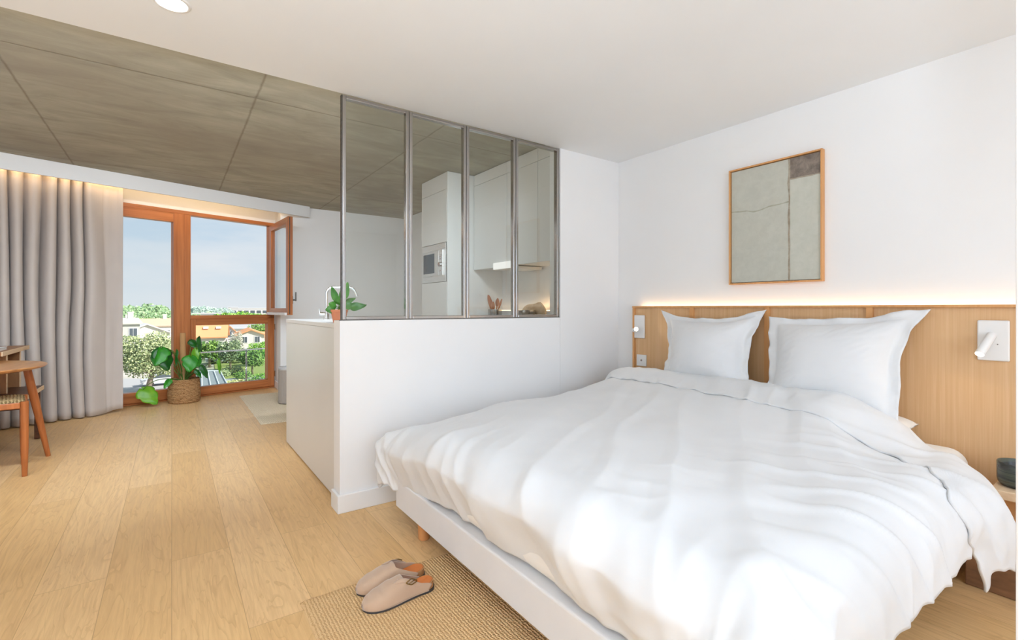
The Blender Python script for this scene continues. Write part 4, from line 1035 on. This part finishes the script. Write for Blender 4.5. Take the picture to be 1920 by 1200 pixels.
for x in (.6, 2.6): 
    bm = nb(); vs = add_box(bm, (x-.4, -2.6, 5.46), (x+.4, -1.9, 5.56)); rot_verts(vs, (x, -2.25, 5.51), 'X', R(31)); obj('roof_light', bm, WROOF, th_)
t5 = house('narrow white gabled house with a small balcony beside the orange-roofed house', 428, 105, 2.2, 6, -4.0, -2.6, .1, ROOF, [(0, 3.6, .7, 1.2)], gable_front=True)
bm = nb(); add_box(bm, (-.8, -4.7, 2.5), (.8, -4.02, 2.6)); 
for k in range(7): add_box(bm, (-.8+k*.266-.02, -4.7, 2.6), (-.8+k*.266+.02, -4.66, 3.3))
add_box(bm, (-.8, -4.71, 3.28), (.8, -4.65, 3.34)); obj('balcony', bm, MAT['dark_metal'], t5)
house('white double-fronted gabled house with four windows and an orange roof', 468, 90, 4.3, 9, -3.5, -2.6, .05, ROOF, [(-1.0, 3.5, .8, 1.0), (1.0, 3.5, .8, 1.0), (-1.0, 1.4, .8, 1.0), (1.0, 1.4, .8, 1.0)], gable_front=True)
house('little orange-roofed outbuilding right of the white gabled house', 502, 104, 3, 5, -4.8, -3.9, 0, ROOF, [])
house('long grey-roofed building behind the gabled houses', 456, 130, 14, 8, -4.0, -2.6, .05, paint('grey_roof', srgb(176, 176, 178), .8, .2, 3), [])
def block(label, px, d, w, h, nwin, rows, wm):
    c = pt(px, d); yaw = -YAW+math.atan2(-(px-960), 900)
    t = thing('apartment_building', label, 'building', c, yaw, local=True)
    obj('wall', bx((-w/2, -6, 0), (w/2, 6, h)), wm, t); obj('flat_roof', bx((-w/2-.3, -6.3, h), (w/2+.3, 6.3, h+.4)), WROOF, t)
    for r_ in range(rows):
        for k in range(nwin):
            x = lerp(-w/2+w/nwin/2, w/2-w/nwin/2, k/(nwin-1)); z = h-2.2-r_*3.4
            obj('window', bx((x-w/nwin*.36, -6.1, z-.9), (x+w/nwin*.36, -5.98, z+.9)), PANE, t)
block('low white apartment building with dark window bands on the horizon', 468, 330, 22, 8.9, 6, 2, HW)
block('white building on the horizon half hidden by trees, beside the casement', 488, 345, 16, 8.2, 4, 2, HW)
block('white stair tower block on the horizon', 437, 340, 6, 9.6, 2, 1, HW)
t = block('long white industrial shed on the horizon', 389, 240, 12, 6.4, 4, 1, WROOF)

def leaf_cloud(bm, c, rx, rz, n, size, rng):
    for _ in range(n):
        while True:
            v = Vector((rng.uniform(-1, 1), rng.uniform(-1, 1), rng.uniform(-1, 1)))
            if .35 < v.length < 1: break
        p = Vector((c[0]+v.x*rx, c[1]+v.y*rx, c[2]+v.z*rz)); s = size*rng.uniform(.6, 1.3)
        a = Vector((rng.gauss(0, 1), rng.gauss(0, 1), rng.gauss(0, 1))).normalized(); b = a.orthogonal().normalized()
        vs = [bm.verts.new(p+a*s*q1+b*s*q2*.7) for q1, q2 in ((-1, 0), (0, -1), (1, 0), (0, 1))]; bm.faces.new(vs)
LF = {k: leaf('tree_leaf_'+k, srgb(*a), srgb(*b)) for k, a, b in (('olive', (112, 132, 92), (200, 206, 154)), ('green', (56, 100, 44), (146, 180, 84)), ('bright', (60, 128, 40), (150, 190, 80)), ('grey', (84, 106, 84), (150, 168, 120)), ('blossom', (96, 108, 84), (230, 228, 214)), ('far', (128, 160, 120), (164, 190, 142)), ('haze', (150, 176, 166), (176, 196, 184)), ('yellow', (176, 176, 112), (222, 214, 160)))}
BARK = paint('bark', srgb(150, 136, 120), .95, .5, 6)
def tree(label, px, d, ztop, zbot, rad, kind, n=1400, size=.16, name='tree', group=None, trunk=True, lean=0):
    c = pt(px, d); rng = random.Random(int(px*31+d)); t = thing(name, label, 'tree' if name == 'tree' else 'shrub', c, group=group)
    bm = nb(); zc, hz = (ztop+zbot)/2, (ztop-zbot)/2; nb_ = 9
    leaf_cloud(bm, (c.x, c.y, zc), rad*.82, hz*.85, n//3, size, rng)
    for k in range(nb_):
        a = k*2*math.pi/nb_*1.618*2; el = lerp(-.6, .85, k/(nb_-1)); rr = rad*.62*math.sqrt(max(.1, 1-el*el*.8))
        leaf_cloud(bm, (c.x+rr*math.cos(a), c.y+rr*math.sin(a), zc+el*hz*.68), rad*.42, hz*.36, n*2//3//nb_, size, rng)
    obj('crown', bm, LF[kind], t)
    if trunk:
        bm = nb(); top = Vector((c.x, c.y, zc)); add_tube(bm, [c, c.lerp(top, .5)+Vector((lean, 0, 0)), top], [rad*.09, rad*.07, rad*.03], 8)
        for k in range(5):
            a = k*1.9; q = c.lerp(top, .55); add_tube(bm, [q, q+Vector((rad*.5*math.cos(a), rad*.5*math.sin(a), hz*.7))], [rad*.05, rad*.015], 6)
        obj('trunk', bm, BARK, t, True)
tree('broad pale olive-green tree filling the lower half of the tall glass door', 276, 52, -1.15, -7.0, 3.3, 'olive', 8500, .115, lean=.4)
tree('bright green tree in front of the orange-roofed house', 393, 74, -3.6, -7.3, 2.3, 'green', 1800, .17)
tree('grey-green tapering tree in the middle of the lower pane', 432, 70, -3.3, -7.2, 1.9, 'grey', 1800, .15)
tree('leafy tree left of the grey-green tapering tree', 413, 78, -4.7, -7.3, 1.9, 'green', 1200, .17)
tree('round dark green tree standing by the glass balustrade post', 473, 66, -4.4, -7.2, 1.7, 'green', 1600, .14)
tree('dense tree at the right end of the lower pane', 487, 76, -4.0, -7.4, 1.9, 'bright', 1400, .16)
tree('blossoming pale tree between the two white gabled houses', 445, 83, -2.7, -7.0, 1.2, 'blossom', 1300, .11)
tree('bright green clipped bush below the double-fronted house', 457, 80, -5.6, -7.8, 1.8, 'bright', 900, .15, name='shrub', trunk=False)
tree('small tree with a thin crown right of the broad olive-green tree', 312, 70, -4.2, -7.6, 1.2, 'grey', 900, .12)
for px, d, zt, r_, k, lab in ((437, 66, -6.7, 1.7, 'grey', 'low grey-green shrub under the tapering tree'), (457, 62, -6.9, 1.3, 'green', 'low green shrub in the garden bed by the road'), (434, 56, -7.2, .9, 'yellow', 'pale yellow shrub nearest the carport'), (447, 57, -7.2, .9, 'yellow', 'pale yellow shrub behind the nearest yellow one'),
                              (489, 58, -6.6, 1.0, 'bright', 'light green shrub at the right edge of the garden bed'), (472, 57, -7.1, .9, 'green', 'low green shrub beside the balustrade post'), (418, 63, -6.8, 1.0, 'olive', 'olive shrub behind the carport roof')):
    tree(lab, px, d, zt, GZ-.3, r_, k, 600, .1, name='shrub', trunk=False)
rng = random.Random(4)
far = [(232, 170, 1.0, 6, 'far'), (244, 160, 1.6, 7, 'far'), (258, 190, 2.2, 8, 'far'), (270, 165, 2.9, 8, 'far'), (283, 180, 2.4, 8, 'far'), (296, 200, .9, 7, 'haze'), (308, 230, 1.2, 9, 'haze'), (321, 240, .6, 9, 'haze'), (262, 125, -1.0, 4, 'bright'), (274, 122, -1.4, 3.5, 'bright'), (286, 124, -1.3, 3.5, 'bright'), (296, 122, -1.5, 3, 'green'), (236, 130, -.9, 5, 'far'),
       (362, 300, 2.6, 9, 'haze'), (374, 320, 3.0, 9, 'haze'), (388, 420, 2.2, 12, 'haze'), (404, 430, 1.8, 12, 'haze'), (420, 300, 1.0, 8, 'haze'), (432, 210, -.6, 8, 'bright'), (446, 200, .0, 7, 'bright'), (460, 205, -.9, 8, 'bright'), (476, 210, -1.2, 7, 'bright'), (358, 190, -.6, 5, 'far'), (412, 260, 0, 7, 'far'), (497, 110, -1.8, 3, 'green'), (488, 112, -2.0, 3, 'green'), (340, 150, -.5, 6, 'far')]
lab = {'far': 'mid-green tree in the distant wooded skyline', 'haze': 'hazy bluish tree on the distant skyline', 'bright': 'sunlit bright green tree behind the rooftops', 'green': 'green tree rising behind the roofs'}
placed = [(pt(p_, d_), r_) for p_, d_, r_ in ((276, 52, 3.6), (393, 74, 2.5), (432, 70, 2.1), (413, 78, 2.1), (473, 66, 1.9), (487, 76, 2.1), (445, 83, 1.5), (312, 70, 1.4), (197, 75, 7), (268, 86, 6.5), (275, 114, 7), (242, 98, 4.5), (318, 134, 6), (379, 90, 7), (428, 99, 4.5), (468, 90, 6), (500, 97, 4), (456, 130, 9), (468, 330, 14), (488, 345, 12), (437, 340, 8), (389, 240, 10))]
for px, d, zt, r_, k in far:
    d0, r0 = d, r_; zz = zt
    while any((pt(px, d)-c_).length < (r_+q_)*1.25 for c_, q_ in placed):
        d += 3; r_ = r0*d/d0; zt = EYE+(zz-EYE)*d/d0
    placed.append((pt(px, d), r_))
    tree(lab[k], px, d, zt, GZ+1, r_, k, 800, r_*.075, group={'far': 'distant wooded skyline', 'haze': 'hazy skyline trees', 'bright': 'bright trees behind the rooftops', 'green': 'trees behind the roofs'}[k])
# carport roof below
q = [pt(366, 50), pt(413, 50), pt(428, 40.5), pt(362, 40.5)]
cpz = -5.5; cpo = thing('carport', 'grey panelled carport roof with white ribs below the window', 'carport', pt(392, 46))
bm = nb(); add_prism(bm, [(p.x, p.y) for p in q], cpz-.06, cpz); obj('roof_panel', bm, paint('carport_grey', srgb(150, 152, 156), .6, .05, 2), cpo)
for k in range(5):
    a, b = q[0].lerp(q[1], k/4), q[3].lerp(q[2], k/4); a.z = b.z = cpz+.05; bm = nb(); add_tube(bm, [a, b], .06, 6); obj('rib', bm, WROOF, cpo)
a, b = q[0].copy(), q[1].copy(); a.z = b.z = cpz+.05; bm = nb(); add_tube(bm, [a, b], .12, 6); obj('gutter', bm, WROOF, cpo)
for k, p in enumerate(q):
    c0 = p.copy(); c0.z = GZ; c1 = p.copy(); c1.z = cpz-.05; bm = nb(); add_tube(bm, [c0, c1], .07, 8); obj('post', bm, WROOF, cpo)
# parked cars under the trees
for px, d, lab_ in ((305, 57, 'pale silver car parked by the broad olive-green tree'), (412, 80, 'white van parked behind the shrubs')):
    c = pt(px, d); t = thing('car', lab_, 'car', c, -YAW+math.atan2(-(px-960), 900)+.15, local=True)
    bm = nb(); sec = [(-2.0, .35), (-2.05, .8), (-1.2, .95), (-.7, 1.42), (.9, 1.45), (1.5, .98), (2.05, .85), (2.05, .35)]
    A = [bm.verts.new((x, -.85, z)) for x, z in sec]; B = [bm.verts.new((x, .85, z)) for x, z in sec]; bm.faces.new(A); bm.faces.new(B[::-1])
    for i in range(8): bm.faces.new((A[i], A[(i+1) % 8], B[(i+1) % 8], B[i]))
    obj('body', bm, paint('car_paint', srgb(206, 208, 214), .3, 0, 2), t)
    bm = nb(); w_ = [(-1.1, .97), (-.66, 1.36), (.86, 1.38), (1.35, .99)]; vs = [bm.verts.new((x, -.86, z)) for x, z in w_]; bm.faces.new(vs); obj('side_window', bm, PANE, t)
    for x in (-1.25, 1.3):
        for y in (-.86, .66):
            bm = nb(); add_tube(bm, [(x, y, .32), (x, y+.2, .32)], .32, 18); obj('wheel', bm, MAT['rubber'], t)
# balcony balustrade
bl = thing('balustrade', 'clear glass balustrade with a slim steel top rail outside the window', 'railing', WO, TH, local=True)
bm = nb(); add_tube(bm, [(-.16, .62, .505), (2.6, .62, .505)], .010, 10); obj('top_rail', bm, MAT['trim'], bl, True)
for u in (-.14, .76, 2.2):
    bm = nb(); add_tube(bm, [(u, .62, -.25), (u, .62, .50)], .011, 10); obj('post', bm, MAT['steel'], bl, True)
for a, b in ((-.12, .74), (.78, 2.18)): obj('pane', bx((a, .616, -.2), (b, .624, .495)), MAT['glass_rail'], bl)
struct('balcony_slab', bx((-2.6, .205, -.45), (2.9, .78, -.25)), MAT['trim']).location = WO
bpy.data.objects['balcony_slab'].rotation_euler = (0, 0, TH)
